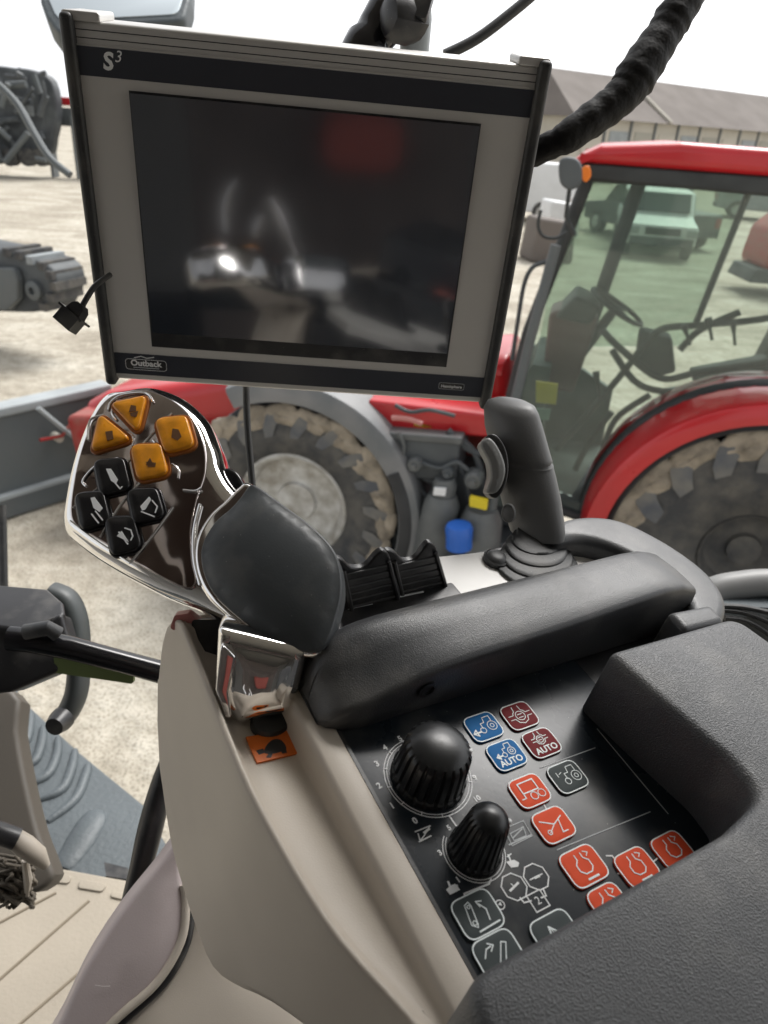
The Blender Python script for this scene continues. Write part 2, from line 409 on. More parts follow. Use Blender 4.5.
#SECTION_DISPLAY
# ------------------------------------------------------------------ display terminal
t = thing('display_terminal', MO.pt(.14, .22, -.02), 'large grey guidance display with a dark glossy screen, above the chrome handle', 'monitor')
b = MB(); slab(b, MO, rect(.004, .279, .0, .222, .004), -.042, 0, alu, r=.0025)
for yy in (.0045, .0085): ribbon(b, MO, [(.006, yy), (.277, yy)], .0005, 0, blackp)
body = b.build('housing', t)
b = MB(); slab(b, MO, rect(.005, .278, .0115, .2195), -.001, .0012, face); b.build('front_plate', t)
b = MB(); slab(b, MO, rect(.0052, .2778, .0125, .0275), .0005, .0016, stripe)
text(b, MO, 'S', .0235, .0195, .0125, .0017, white, flip=-1, off=.035, shear=.15); text(b, MO, '3', .0295, .0165, .0085, .0017, white, flip=-1, shear=.3)
b.build('top_band', t)
b = MB(); slab(b, MO, rect(.0052, .2778, .2005, .2165), .0005, .0016, stripe)
slab(b, MO, rect(.0145, .0435, .2045, .2125, .0025), .0014, .0018, blackp)
ribbon(b, MO, rect(.0145, .0435, .2045, .2125, .0025), .0003, .0018, white, closed=True)
text(b, MO, 'Outback', .029, .2075, .0062, .0019, white, flip=-1, off=.03)
ribbon(b, MO, [(.021, .2035), (.026, .202), (.03, .2033), (.035, .2022)], .0006, .0017, white)
ribbon(b, MO, [(.02, .2108), (.038, .2108)], .0006, .0019, greyprint)
slab(b, MO, rect(.2435, .2625, .2065, .2115, .0015), .0014, .0018, blackp)
ribbon(b, MO, rect(.2435, .2625, .2065, .2115, .0015), .00025, .0018, greyprint, closed=True)
text(b, MO, 'Hemisphere', .253, .2092, .0032, .0019, white, flip=-1, off=.02)
b.build('bottom_band', t)
b = MB(); slab(b, MO, rect(.0342, .2472, .0332, .1942), .0005, .0014, blackp); b.build('screen_bezel', t)
MS = Fr(MO.pt(0, .1137, 0), MO.u, MO.v-MO.w*.020); MS = MS if MS.w.dot(MO.w) > 0 else Fr(MS.o, MS.u, MS.v, -MS.w)
b = MB(); slab(b, MS, rect(.0352, .2462, -.0795, .0795, .0008), -.001, .0028, screenm); b.build('screen', t)
for s, x0, x1 in ((0, -.001, .0068), (1, .2765, .2845)):
    b = MB(); slab(b, MO, rect(x0, x1, -.0035, .2255, .0035, 6), -.048, .005, rubber, r=.003, both=True)
    b.build('end_cap', t)
b = MB()
slab(b, MO, rect(.0, .0215, -.0045, .0005, .002), -.030, .0015, alu, r=.001); b.build('corner_clip', t); b = MB(); slab(b, MO, rect(.264, .2835, -.0045, .0005, .002), -.030, .0015, alu, r=.001)
b.build('corner_clip', t)
# ball mount arm
t = thing('mounting_arm', P(395, 40, .47), 'black ball-joint arm holding the display from above', 'mount')
b = MB(); q = [P(350, 75, .50), P(368, 45, .50), P(385, 20, .50), P(400, -5, .50), P(420, -60, .50)]
tube(b, cat2(q, 4, False), [.013, .014, .0145, .015, .0155]*3+[.016]*2, glossblack, 18); b.build('socket_arm', t)
b = MB(); c = P(404, 18, .485)
lathe(b, Fr(c, A, Nn), 0, 0, [(.006, -.014), (.011, -.012), (.0135, -.005), (.0135, .005), (.011, .012), (.006, .014)], blackp, 12, fn=lambda a, r, z, kk, i: r*(1+.12*(kk % 3 == 0)))
b.build('clamp_knob', t)
b = MB(); tube(b, [P(415, -20, .5), P(416, 20, .51), P(414, 60, .52)], [.010, .011, .010], lightsteel, 14); b.build('ball_stem', t)
b = MB(); slab(b, Fr(P(412, 5, .48), xw_ := c2w(Vector((1, .3, 0))), c2w(Vector((-.3, 1, 0)))), rect(-.012, .012, -.012, .01, .003), -.006, .006, blackp, r=.002); b.build('clamp_block', t)
# cables
b = MB(); q = cat2([P(445, 55, .6), P(475, 40, .6), P(505, 18, .6), P(540, -12, .6), P(560, -40, .6)], 6, False)
tube(b, q, .0042, rubber, 12); b.build('power_cable', label='thin black cable rising behind the display to the top edge', cat='cable')
b = MB(); rr = []; q = []
KP_ = [(498, 160, .53, 13), (535, 152, .512, 14), (556, 143, .503, 13.5), (566, 138, .5, 15.5), (590, 121, .5, 17), (612, 105, .5, 17.5), (626, 92, .5, 18), (634, 80, .5, 21), (650, 55, .5, 20), (664, 34, .5, 17.5), (672, 20, .5, 19), (688, -4, .5, 17), (715, -45, .5, 17)]
for i in range(len(KP_)-1):
    for j in range(5):
        t_ = j/5; A0, A1 = KP_[i], KP_[i+1]
        x, y, z, r_ = [A0[m_]*(1-t_)+A1[m_]*t_ for m_ in range(4)]
        q.append(P(x, y, z)); rr.append(r_*.5/750*(1+.035*math.sin(i*2.1+j*1.3)))
tube(b, q, rr, sleeve, 20)
b.build('cable_sleeve', label='thick black sleeved cable bundle curving from the display up to the right', cat='cable', sharp=60)
t = thing('cable_plug', P(74, 316, .47), 'small black plug dangling at the left edge of the display', 'plug')
pf = Fr(P(74, 316, .47), c2w(Vector((1, -1.15, 0))), c2w(Vector((1.15, 1, 0))))
s = .47/750
b = MB(); slab(b, pf, [(-14*s, -11*s), (1*s, -11*s), (1*s, 10*s), (-14*s, 10*s)], -.006, .006, blackp, r=.001)
slab(b, pf, [(0, -9*s), (10*s, -7*s), (14*s, -3*s), (14*s, 3*s), (10*s, 7*s), (0, 9*s)], -.005, .005, blackp, r=.001)
b.build('plug_body', t)
b = MB(); slab(b, pf, rect(0, 2.2*s, -15*s, 14*s), -.007, .007, blackp); b.build('flange', t)
b = MB(); tube(b, cat2([pf.pt(12*s, 0), P(88, 296, .47), P(96, 285, .475), P(110, 275, .49)], 5, False), .0018, rubber, 10); b.build('lead', t)
b = MB(); tube(b, cat2([P(246, 370, .60), P(247, 420, .60), P(251, 470, .6), P(254, 500, .6), P(258, 540, .6)], 5, False), .0028, rubber, 10)
b.build('hanging_cable', label='thin straight black cable hanging below the display behind the chrome handle', cat='cable')
#SECTION_CONSOLE
# ------------------------------------------------------------------ armrest console
con = thing('armrest_console', k(0, 0, -60), 'beige and black armrest console with a coloured keypad panel and two dials', 'console')
# beige shell
cr = [(200, -113), (106, -113), (57, -114), (9, -115), (-34, -111), (-63, -106), (-85, -97), (-110, -90), (-140, -86), (-200, -84)]
def smoothtab(tab, x): return sum(lerp(tab, x+d) for d in (-12, -6, 0, 6, 12))/5
ystat = [132, 131, 129, 126, 121, 115, 108, 104, 98, 90, 80, 70, 60, 50, 40, 30, 20, 10, 0, -10, -20, -30, -40, -50, -60, -70, -80, -90, -100, -115, -130, -160, -200]
bot = [(132, -70), (129, -105), (121, -138), (104, -160), (86, -176), (50, -176), (14, -167), (0, -152), (-15, -131), (-35, -98), (-57, -72), (-90, -58), (-200, -50)]
secs = []
for y in ystat:
    c = smoothtab(cr, y); top = lerp([(106, 0), (115, -5), (121, -12), (126, -20), (129, -28), (132, -38)], y) if y > 106 else 0
    d = lerp([(112, 0), (100, 14), (60, 15), (15, 13.6), (-20, 10), (-60, 7), (-110, 3), (-200, 0)], y)
    bt = lerp(bot, y); xi = -81
    lim = min(xi-3.5, xi)
    fl = [(-68.6, 1.0), (-70, 1.6), (-79.5, 1.6), (xi, .8), (xi-1.5, -1.2-.1*d), (xi-2.5, -d*.85), (xi-4, -d), ((xi+c)/2, -d), (c+7, -d*.97), (c+3.5, -d*.7), (c+1.8, -d*.12-.6), (c+.9, .3), (c, .55), (c-1.0, .2), (c-1.8, -1), (c-2.2, -8), (c-3, -30)]
    fl = [(x, h+top) for x, h in fl]
    s = [k(x, y, h) for x, h in fl]
    out = [(c-3.5, top-30+(bt-top+30)*f) for f in (.25, .5, .75, .93)]
    s += [k(x, y, h) for i, (x, h) in enumerate(out)] + [k(c-3, y, bt), k(c-1, y, bt-1), k(c+6, y, bt+3), k(-68.6, y, bt+6)]
    secs.append(s)
b = MB(); loft(b, secs, beige, closed=True, caps=True)
b.build('side_shell', con, sharp=60, label='beige side shell with a long shallow tray')
# base block under the panel
b = MB(); slab(b, K, rect(-.067, .158, -.2, .118, .012), -.06, -.0025, blackp, r=.002); b.build('base', con)
b = MB(); slab(b, K, rect(-.0672, .078, -.16, .026), -.003, 0, panelm, r=.0004)
slab(b, K, rect(-.0684, -.0668, -.16, .03), -.003, .0012, blackp)
pan = b.build('control_panel', con, label='black panel printed with dial scales and divider lines')
Z1 = .00012
# printed lines
b = MB()
def pl(pts, w=.00055, m=white, closed=False): ribbon(b, K, K.hits(pts), w, Z1, m, closed)
pl([(540, 768), (595, 748)], .0004, greyprint); pl([(557, 850), (650, 812)], .0004, greyprint); pl([(597, 729), (668, 814)], .0004, greyprint)
pl([(544, 805), (547, 811)], .0006); pl([(606, 856), (612, 856), (634, 893)], .0006); pl([(624, 872), (618, 874)], .0006); pl([(653, 862), (658, 858)], .0006)
def arc(cx, cy, r, a0, a1, n=48): return [(cx+math.cos(math.radians(a0+(a1-a0)*i/n))*r, cy+math.sin(math.radians(a0+(a1-a0)*i/n))*r) for i in range(n+1)]
D1 = (-.0405, -.0135); D2 = (-.0262, -.0545)
D1 = K.hit(428, 776); D2 = K.hit(474, 851)
ribbon(b, K, arc(*D1, .0200, 85, 385), .00042, Z1, white); ribbon(b, K, arc(*D1, .0187, 85, 385), .00036, Z1, white)
ribbon(b, K, arc(*D2, .0133, 130, 400), .00035, Z1, white); ribbon(b, K, arc(*D2, .0121, 130, 400), .0003, Z1, white)
for ang in (95, 122, 149, 176, 203, 230, 257, 330, 355): ribbon(b, K, [(D1[0]+math.cos(math.radians(ang))*r, D1[1]+math.sin(math.radians(ang))*r) for r in (.0185, .0202)], .0005, Z1*2, white)
for s_, x, y, sz in (('5', 400, 739, .0034), ('4', 385, 748, .0034), ('3', 377, 764, .0034), ('2', 379, 786, .0034), ('1', 392, 806, .0034), ('0', 415, 821, .0034), ('9', 475, 778, .003), ('10', 477, 799, .003), ('5', 449, 828, .0028), ('3', 440, 853, .0028), ('1', 458, 880, .0028), ('9', 488, 806, .0024)):
    text(b, K, s_, *K.hit(x, y), sz*1.15, Z1, white, rot=.10, off=.035)
pl([(449, 816), (456, 826)], .0007)
# small pictograms
pl([(415, 832), (430, 826), (424, 836), (420, 841), (418, 834)], .0005); pl([(419, 842), (431, 836)], .0006); pl([(424, 833), (429, 829)], .001)
def poly(pts, m=white, z=Z1, th=.00015): slab(b, K, K.hits(pts), z, z+th, m, back=False)
pl([(504, 829), (523, 821), (532, 836), (512, 846)], .0004, greyprint, True); pl([(510, 834), (523, 827), (526, 836), (514, 841)], .0004, greyprint, True); pl([(513, 838), (522, 829)], .0005, greyprint); pl([(509, 845), (531, 835)], .0006, greyprint)
poly([(506, 862), (514, 860), (519, 863), (518, 867), (511, 868)]); pl([(508, 855), (511, 862)], .0007); pl([(507, 857), (511, 854)], .0005)
poly([(446, 890), (450, 886), (455, 884), (460, 890), (450, 895)]); pl([(448, 882), (450, 887), (457, 886)], .0008)
def octo(cx, cy, r):
    pts = []
    o = K.hit(cx, cy)
    return [(o[0]+math.cos(PI/8+i*PI/4)*r, o[1]+math.sin(PI/8+i*PI/4)*r) for i in range(8)]
for x, y in ((514, 887), (536, 877)): ribbon(b, K, octo(x, y, .0055), .0005, Z1, white, True)
pl([(510, 891), (518, 883)], .0009); pl([(511, 884), (514, 887)], .0004); pl([(530, 880), (542, 874)], .0005); pl([(535, 878), (539, 876)], .001)
sq = K.hit(538, 901); ribbon(b, K, [(sq[0]+dx, sq[1]+dy) for dx, dy in ((-.0034, -.0034), (.0034, -.0034), (.0034, .0034), (-.0034, .0034))], .0005, Z1, white, True)
text(b, K, '2', sq[0], sq[1], .0045, Z1, white); pl([(520, 898), (524, 903), (531, 901)], .0006); pl([(543, 889), (546, 896), (541, 898)], .0006)
pl([(464, 894), (489, 884), (491, 879)], .0007); pl([(464, 894), (466, 898)], .0007); pl([(488, 936), (490, 941)], .0008)
cc = K.hit(500, 905); ribbon(b, K, arc(*cc, .0018, 0, 360, 12), .0004, Z1, white); poly([(498, 905), (500, 902), (502, 906)])
b.build('printed_markings', pan)
# keypads
def key(px, py, mt, icon, label, wd=.0176, hd=.0148, pm=pale):
    cx, cy = K.hit(px, py); bb = MB(); r = .0042
    slab(bb, K, rect(cx-wd/2, cx+wd/2, cy-hd/2, cy+hd/2, r, 6), 0, .0011, mt, r=.0004, bulge=.0003, bw=.002)
    ribbon(bb, K, rect(cx-wd/2+.0003, cx+wd/2-.0003, cy-hd/2+.0003, cy+hd/2-.0003, r, 6), .00055, .00105, pm, True)
    z = .00148
    L = lambda pts, w_=.00045: ribbon(bb, K, [(cx+x*mm*1.08, cy+y*mm*1.12) for x, y in pts], w_*.8, z, pm)
    C_ = lambda x, y, rr_: ribbon(bb, K, arc(cx+x*mm, cy+y*mm, rr_*mm, 0, 360, 14), .00035, z, pm)
    if 'tractor' in icon:
        s_ = .78 if 'auto' in icon else 1.0; dy = 1.6 if 'auto' in icon else 0
        T_ = lambda pts: [(x*s_, y*s_+dy) for x, y in pts]
        L(T_([(-1, -1), (-1, 1.5), (1, 1.5), (1.6, 4), (5, 4), (5, 1.5)])); C_(4.3*s_, -1*s_+dy, 2.5*s_); C_(-1.6*s_, -2.1*s_+dy, 1.5*s_); C_(4.3*s_, -1*s_+dy, 1*s_)
        if 'arrow' in icon: L(T_([(-3, -2.2), (-6.5, -2.2)]), .001); L(T_([(-5, -.6), (-7, -2.2), (-5, -3.8), (-5, -.6)]), .0007)
        else: L(T_([(-4.5, 1), (-4.5, 3)]), .0004); L(T_([(-3.5, 2), (-2, 2.5)]), .0004)
    if 'diff' in icon:
        s_ = .7 if 'auto' in icon else 1.0; dy = 1.8 if 'auto' in icon else -.3
        C_(0, dy, 2.6*s_); 
        for q in ([(-6, 1), (-3.5, 1), (-3, 2), (-2, 2.6), (-1.6, 5)], [(6, 1), (3.5, 1), (3, 2), (2, 2.6), (1.6, 5)], [(-6, -1), (-3.5, -1), (-2.6, -3), (0, -4), (2.6, -3), (3.5, -1), (6, -1)], [(-1.2, -.8), (1.2, -.8)], [(-1.2, .8), (1.2, .8)]):
            L([(x*s_, y*s_+dy) for x, y in q])
    if 'auto' in icon: text(bb, K, 'AUTO', cx, cy-.0039, .0046, z, pm, off=.02)
    if icon == 'trailer': L([(-4, 4), (4, 4), (4, -.5), (-4, -.5), (-4, 4)], .0007); L([(-6, -2.5), (-4, -2.5), (-4, -.5)], .0006); C_(.3, -3, 1.8); C_(4.5, -3, 1.8)
    if icon == 'linkage': L([(-5.5, 3), (0, 0), (5, 2)], .0006); C_(-4.3, -2.5, 1); L([(0, 0), (-4, -2.5)], .0005); L([(3, 1), (1.5, -4), (4, -4)], .0006)
    if icon == 'pto': L([(-1.5, 4.5), (-1.5, 2.5), (-3.2, 1), (-3.2, -1.5), (-1.5, -3), (1.5, -3), (3.2, -1.5), (3.2, 1), (1.5, 2.5), (1.5, 4.5)], .0006); L([(3, 4.6), (4.8, 3.6), (3.4, 2.6)], .0005); L([(-2, -5), (3, -5)], .0011)
    if icon == 'boomup': L([(-2.8, -4), (-4.6, -2.5), (-3.2, 4), (-1.4, 4.5), (-1, 3), (-2.2, -3), (-2.8, -4)], .0005); C_(-3.3, -2.6, .8); C_(-2.3, 3.4, .6); L([(2.8, -3.5), (3.6, 0), (2, 2.5)], .0006); L([(3.5, 3), (1.4, 3.6), (1.9, 1.5)], .0006); L([(-3, -5.4), (6, -5)], .0008)
    if icon == 'boomdown': L([(-1, -5), (-3, -4.2), (2.8, 3.4), (4.4, 2.6), (-1, -5)], .0005); C_(-1.6, -3.9, .8); L([(-5.5, 1.2), (-3.5, 3.4), (-1.5, 3.6)], .0006); L([(-2.2, 4.8), (-.4, 3.6), (-2.2, 2.2)], .0006)
    if icon == 'arrow': L([(-3, -3), (-1.5, 3.2), (3.6, -2.6)], .0008); L([(-1.5, 3.2), (.6, -3)], .0005)
    bb.build('keypad_button', pan, label=label)
key(483, 728, bluek, 'tractor arrow', 'blue key with tractor and arrow'); key(519, 717, maroonk, 'diff', 'maroon key with axle symbol', pm=redprint if 0 else pale)
key(506, 756, bluek, 'tractor arrow auto', 'blue key with tractor reading AUTO'); key(541, 744, maroonk, 'diff auto', 'maroon key reading AUTO')
key(529, 792, redk, 'trailer', 'red key with trailer symbol'); key(567, 778, greyk, 'tractor', 'grey key with tractor symbol')
key(553, 826, redk, 'linkage', 'red key with linkage symbol'); key(583, 867, redk, 'pto', 'red key beside the lower divider', wd=.019, hd=.0155)
key(636, 868, redk, 'pto', 'middle red key by the arm pad', wd=.018, hd=.0148); key(672, 851, redk, 'pto', 'rightmost red key', wd=.018, hd=.0148); key(609, 905, redk, 'pto', 'red key half under the arm pad', wd=.0165, hd=.0148)
key(477, 915, greyk, 'boomup', 'grey key with raised arm symbol', wd=.0185, hd=.0158); key(499, 957, greyk, 'boomdown', 'grey key with lowered arm symbol', wd=.0185, hd=.0158); key(556, 936, greyk, 'arrow', 'grey key half under the arm pad', wd=.019, hd=.0158)
# dials
knobm = mat('dial_black', (.016, .017, .018), .3, bump=.00003, bscale=1500, var=.3, vscale=60)
def knob(c, r0, r1, H, label, dot=None):
    root_b = MB(); nseg = 132
    def fn(a, r, z, kk, i):
        if z < .003 or z > H+.0018: return r
        return r-(.0013 if r0 > .015 else .0009)*(1 if (kk % 6) in (0, 1) else 0)
    pr = [(r0*.98, 0), (r0, .0005), (r0, .003), (r0*.97, .0032)]
    n = 6
    for i in range(n+1):
        f = i/n; pr.append((r0*.95+(r1-r0*.95)*f, .0034+(H-.0034)*f))
    e = r1
    pr += [(e*.985, H+.0006), (e*.95, H+.0014), (e*.86, H+.0028), (e*.68, H+.0044), (e*.45, H+.0055), (e*.2, H+.006), (.0001, H+.0061)]
    lathe(root_b, K, c[0], c[1], pr, knobm, nseg, fn)
    o = root_b.build('dial', con, label=label, sharp=28)
    q = MB(); aa = math.radians(-28)
    p_ = (c[0]+math.cos(aa)*r1*.92, c[1]+math.sin(aa)*r1*.92)
    lathe(q, K, p_[0], p_[1], [(.0009, H), (.0009, H+.0023), (.0004, H+.0026)], white, 12); q.build('pointer_dot', o)
knob(D1, .0170, .0148, .0190, 'larger ribbed black dial on the panel'); knob(D2, .0112, .0084, .0215, 'smaller ribbed black dial on the panel')
# front rim band (loft along x)
hf = [(-76, 3), (-74, 8), (-70, 13), (-62, 17), (-46, 22), (-30, 27), (-17, 30), (50, 33), (108, 37), (140, 39), (150, 38), (156, 34), (160, 28)]
hb = [(-76, 4), (-74, 12), (-70, 20), (-64, 26), (-56, 31), (-45, 34), (7, 35), (85, 36), (148, 37), (156, 34), (160, 28)]
secs = []
for x in [-76, -75, -73, -70, -66, -62, -56, -50, -44, -36, -28, -17, -5, 10, 30, 50, 70, 90, 110, 130, 145, 152, 157, 160]:
    f_, b_ = smoothtab(hf, x) if x > -60 else lerp(hf, x), smoothtab(hb, x) if x > -60 else lerp(hb, x)
    yo = lerp([(-76, 9), (-73, 5), (-66, 1.5), (-56, 0), (160, 0)], x)
    pf_ = [(21, -2), (19.4, 3), (19, f_*.4), (19.2, f_*.75), (19.7, f_-2.6), (20.6, f_-.9), (22.6, f_+.1), (30, f_+.6+(b_-f_)*.15), (38, (f_+b_)/2+1.0), (47, b_+.3), (53, b_-.3), (57, b_-2.2), (60, b_-6), (61.5, b_*.6), (62, -2)]
    secs.append([k(x, yo+y if i < 9 else y-yo*.8, h) for i, (y, h) in enumerate(pf_)])
b = MB(); loft(b, secs, softblack); b.build('front_rim', con, sharp=50, label='soft black rim arching over the panel')
b = MB(); yf = kplane_y(18.2); c_ = yf.hit(428, 690); lathe(b, yf, c_[0], c_[1], [(.0042, -.0006), (.0046, .0004), (.0030, .0005), (.0029, -.002)], blackp, 24, sx=1.1); b.build('screw_recess', con)
# loop around the joystick
b = MB(); ol = [(552, 528), (562, 519), (590, 515), (622, 520), (660, 538), (695, 561), (718, 583), (728, 606), (718, 628), (690, 624), (688, 602), (670, 582), (648, 565), (622, 551), (598, 542), (576, 539), (558, 541)]
slab(b, K, cat2(K.hits(ol, .022), 5), -.012, .023, softblack, r=.0065, seg=6); b.build('rim_loop', con, sharp=60)
# deck behind the rim
deck = mat('deck_light_grey', (.62, .61, .59), .35, bump=.00005, bscale=900, var=.05)
b = MB(); slab(b, K, rnd([(-.055, .03), (.15, .03), (.158, .07), (.15, .098), (-.02, .118), (-.055, .10)], .006), -.012, .008, deck, r=.002); b.build('deck', con)
b = MB(); slab(b, K, rnd(K.hits([(335, 618), (345, 606), (452, 582), (462, 594), (440, 612), (345, 636)], .009), .002), .002, .009, blackp, r=.0005); b.build('slot_plate', con)
b = MB()
for x, y in ((366, 606), (417, 594)):
    a_, c_ = K.hit(x-18, y+3, .0093), K.hit(x+6, y-2, .0093); ribbon(b, K, [a_, c_], .0011, .0094, white)
b.build('slot_marking', con)
b = MB(); c_ = K.hit(497, 556, .012); lathe(b, K, c_[0], c_[1], [(.0078, .006), (.008, .011), (.007, .0118), (.0066, .0112), (.0055, .0128), (.003, .0136), (.0002, .0138)], rubber, 28); b.build('push_button', con)
# arm pad
b = MB(); ol = [(57, -6), (152, -9), (157, -34), (160, -230), (-95, -230), (-93, -98), (36, -97), (66, -92), (68, -74), (62, -40)]
ol = rnd([(x*mm, y*mm) for x, y in ol], [.006, .012, .03, .01, .01, .012, .03, .022, .03, .05], 8)
slab(b, K, ol, -.03, .041, grain, r=.0048, bulge=.0010, bw=.02, grid=26, seg=6); b.build('arm_pad', con, sharp=60, label='thick grained black arm pad')
b = MB(); slab(b, K, rnd([(.118, -.006), (.150, -.008), (.152, .006), (.120, .009)], .004), .0, .036, softblack, r=.004); b.build('hinge_cover', con)
# turtle sticker in the tray
b = MB(); zt = -.0131; q = K.hits([(246, 737), (293, 730), (299, 753), (257, 763)], zt)
slab(b, K, q, zt-.003, zt+.0002, orange)
z2 = zt+.00022
tp = cat2(K.hits([(264, 753), (267, 745), (273, 740), (280, 740), (285, 745), (286, 750), (281, 752), (273, 754)], zt), 4); slab(b, K, tp, z2, z2+.0001, blackp, back=False)
for pts in ([(265, 753), (259, 755), (256, 751), (263, 749)], [(269, 753), (273, 753), (271, 758), (266, 758)], [(281, 751), (286, 750), (287, 753), (282, 754)]): slab(b, K, K.hits(pts, zt), z2, z2+.0001, blackp, back=False)
b.build('turtle_sticker', con, label='orange sticker with a black turtle')
b = MB(); q = [P(172, 624, .385), P(178, 614, .385), P(196, 617, .385), P(199, 626, .385)]
ff = Fr(P(185, 622, .384), c2w(Vector((1, 0, 0))), c2w(Vector((0, 1, .3)))); slab(b, ff, rnd(ff.hits([(171, 627), (176, 613), (190, 611), (202, 620), (200, 630)]), .002), -.003, .003, pinkc, r=.001); b.build('nose_cap', con)
#SECTION_HANDLE
# ------------------------------------------------------------------ multifunction handle
p1, p2, p3 = ray(135, 470)*.392, ray(300, 620)*.353, ray(190, 400)*.405
hn = (p2-p1).cross(p3-p1).normalized(); hn = hn if hn.z < 0 else -hn
hu = Vector((1, 0, 0)); hu = (hu-hn*hu.dot(hn)).normalized(); hv = hn.cross(hu)
Hf = Fr(P(135, 470, .392), c2w(hu), c2w(hv), c2w(hn))        # z towards viewer
hd = thing('control_handle', k(-97, 45, -20), 'chrome multifunction control handle with amber and black buttons and a black thumb pad', 'control handle')
outer = [(122, 384), (148, 381), (178, 391), (202, 412), (214, 438), (222, 464), (240, 488), (275, 512), (308, 532), (330, 556), (337, 590), (333, 628), (318, 654), (296, 655), (262, 640), (228, 622), (190, 602), (150, 586), (110, 565), (76, 543), (57, 523), (60, 488), (69, 450), (84, 412), (101, 389)]
b = MB(); slab(b, Hf, cat2(Hf.hits(outer), 5), -.032, .0, chrome, r=.0105, both=True, bulge=.001, bw=.01, grid=24, seg=7)
hb_ = b.build('handle_body', hd, sharp=70, label='chrome body')
# dished face plate
fp = [(126, 393), (148, 391), (173, 401), (194, 420), (205, 447), (206, 474), (198, 500), (192, 530), (193, 560), (197, 582), (186, 589), (150, 571), (112, 548), (84, 531), (72, 518), (74, 486), (82, 451), (95, 417), (109, 399)]
b = MB(); slab(b, Hf, cat2(Hf.hits(fp), 4), -.003, .0014, reflchrome, r=.0008, bulge=.0006, bw=.02, grid=20); fpo = b.build('face_plate', hb_)
zf = .0025
def ridge_glint(pts, rad=.0006):
    q = [Hf.pt(*Hf.hit(x, y, zf), zf-.0001) for x, y in pts]; tube(rb, cat2([tuple(v) for v in q], 4, False), rad*1.1, ridgem, 8)
ridgem = mat('ridge_glint_metal', (.92, .92, .92), .22, .85)
rb = MB()  # ridge lines plus bright hooks standing for highlights on the well edges
ridge_glint([(172, 413), (150, 436), (127, 462), (105, 482), (73, 508)]); ridge_glint([(140, 482), (118, 508), (100, 537)]); ridge_glint([(173, 507), (152, 536), (130, 563)])
ridge_glint([(70, 521), (95, 540), (130, 563)]); ridge_glint([(108, 410), (111, 402), (122, 395), (146, 393), (153, 402)], .0006); ridge_glint([(88, 440), (90, 420), (104, 415)], .0006); ridge_glint([(118, 400), (112, 412), (117, 420)]); ridge_glint([(132, 446), (133, 437), (128, 432)], .0005)
ridge_glint([(178, 478), (178, 469), (172, 464)], .0006); ridge_glint([(183, 490), (195, 491), (201, 488)], .0006); ridge_glint([(153, 440), (157, 445)], .0006)
ridge_glint([(86, 486), (83, 480), (97, 465), (118, 458)]); ridge_glint([(180, 432), (190, 430)], .0007); ridge_glint([(200, 504), (194, 530), (194, 560), (200, 585)], .0008)
rb.build('face_ridges_glints', hb_)
def btn(pts, mt, label, well=None, icon=None, th=.0035, fil=.0012):
    bb = MB(); c = (sum(p[0] for p in pts)/len(pts), sum(p[1] for p in pts)/len(pts))
    z = zf-.0006
    pts = [(c[0]+(x-c[0])*1.09, c[1]+(y-c[1])*1.09) for x, y in pts]
    q = rnd(Hf.hits(pts, z), .0046 if len(pts) == 4 else .0028, 6)
    if well is None: slab(bb, Hf, offset(q if area(q) > 0 else q[::-1], -.0011), z-.001, z+.0012, glossblack if mt is blackbtn else chrome, r=.0006)
    if well: slab(bb, Hf, offset(q if area(q) > 0 else q[::-1], -.0016), z-.001, z+.0012, well, r=.0005)
    slab(bb, Hf, q, z, z+th, mt, r=fil, bulge=.0005, bw=.004); zt_ = z+th+.0006
    for kind, ip in (icon or []):
        ip = [(c[0]+a, c[1]+d) for a, d in ip]; h = Hf.hits(ip, zt_)
        if kind == 'f': slab(bb, Hf, h, zt_-.0004, zt_+.0001, white if mt is blackbtn else brownp, back=False)
        else: ribbon(bb, Hf, h, .0007, zt_-.0001, white if mt is blackbtn else brownp)
    bb.build('button', hb_, label=label)
blackbtn = mat('button_black', (.012, .012, .013), .22, bump=.00003, bscale=500)
brownp = mat('button_print_brown', (.12, .05, .015), .5)
btn([(113, 406), (147, 399), (139, 434)], amber, 'upper amber triangular button', amberd, [('f', [(-2, -8), (3, -7), (3, -2), (-4, -1)]), ('f', [(-3, 0), (5, -2), (3, 4), (-2, 3)])])
btn([(102, 417), (132, 441), (94, 452)], amber, 'lower amber triangular button', amberd, [('f', [(-4, -5), (3, -6), (4, 2), (-2, 4)])])
btn([(157, 422), (187, 419), (195, 447), (167, 454)], amber, 'right amber square button', amberd, [('f', [(-4, -7), (2, -6), (5, 1), (1, 5), (-5, 2)])])
btn([(133, 448), (162, 447), (169, 475), (140, 481)], amber, 'middle amber square button', amberd, [('f', [(-1, -5), (3, 3), (-5, 2)]), ('f', [(-5, -1), (5, 0), (4, 4), (-3, 4)])])
btn([(96, 463), (125, 461), (132, 490), (103, 497)], blackbtn, 'upper left black button with ram symbol', None, [('f', [(-8, -9), (-3, -9), (4, 2), (2, 6), (-3, 3)]), ('l', [(1, 5), (6, 11), (8, 9)])])
btn([(77, 496), (105, 494), (112, 523), (84, 531)], blackbtn, 'lower left black button with ram symbol', None, [('f', [(-4, -13), (0, -14), (8, -3), (5, 1), (-1, -3)]), ('l', [(-3, 3), (4, 12)]), ('l', [(1, 0), (8, 9)])])
btn([(129, 492), (158, 491), (166, 518), (136, 525)], blackbtn, 'upper right black button with arm symbol', None, [('f', [(-7, 0), (2, -10), (4, -7), (-2, 3), (-5, 4)]), ('l', [(-6, 5), (7, 10)]), ('l', [(5, -6), (10, 0), (8, 6)])])
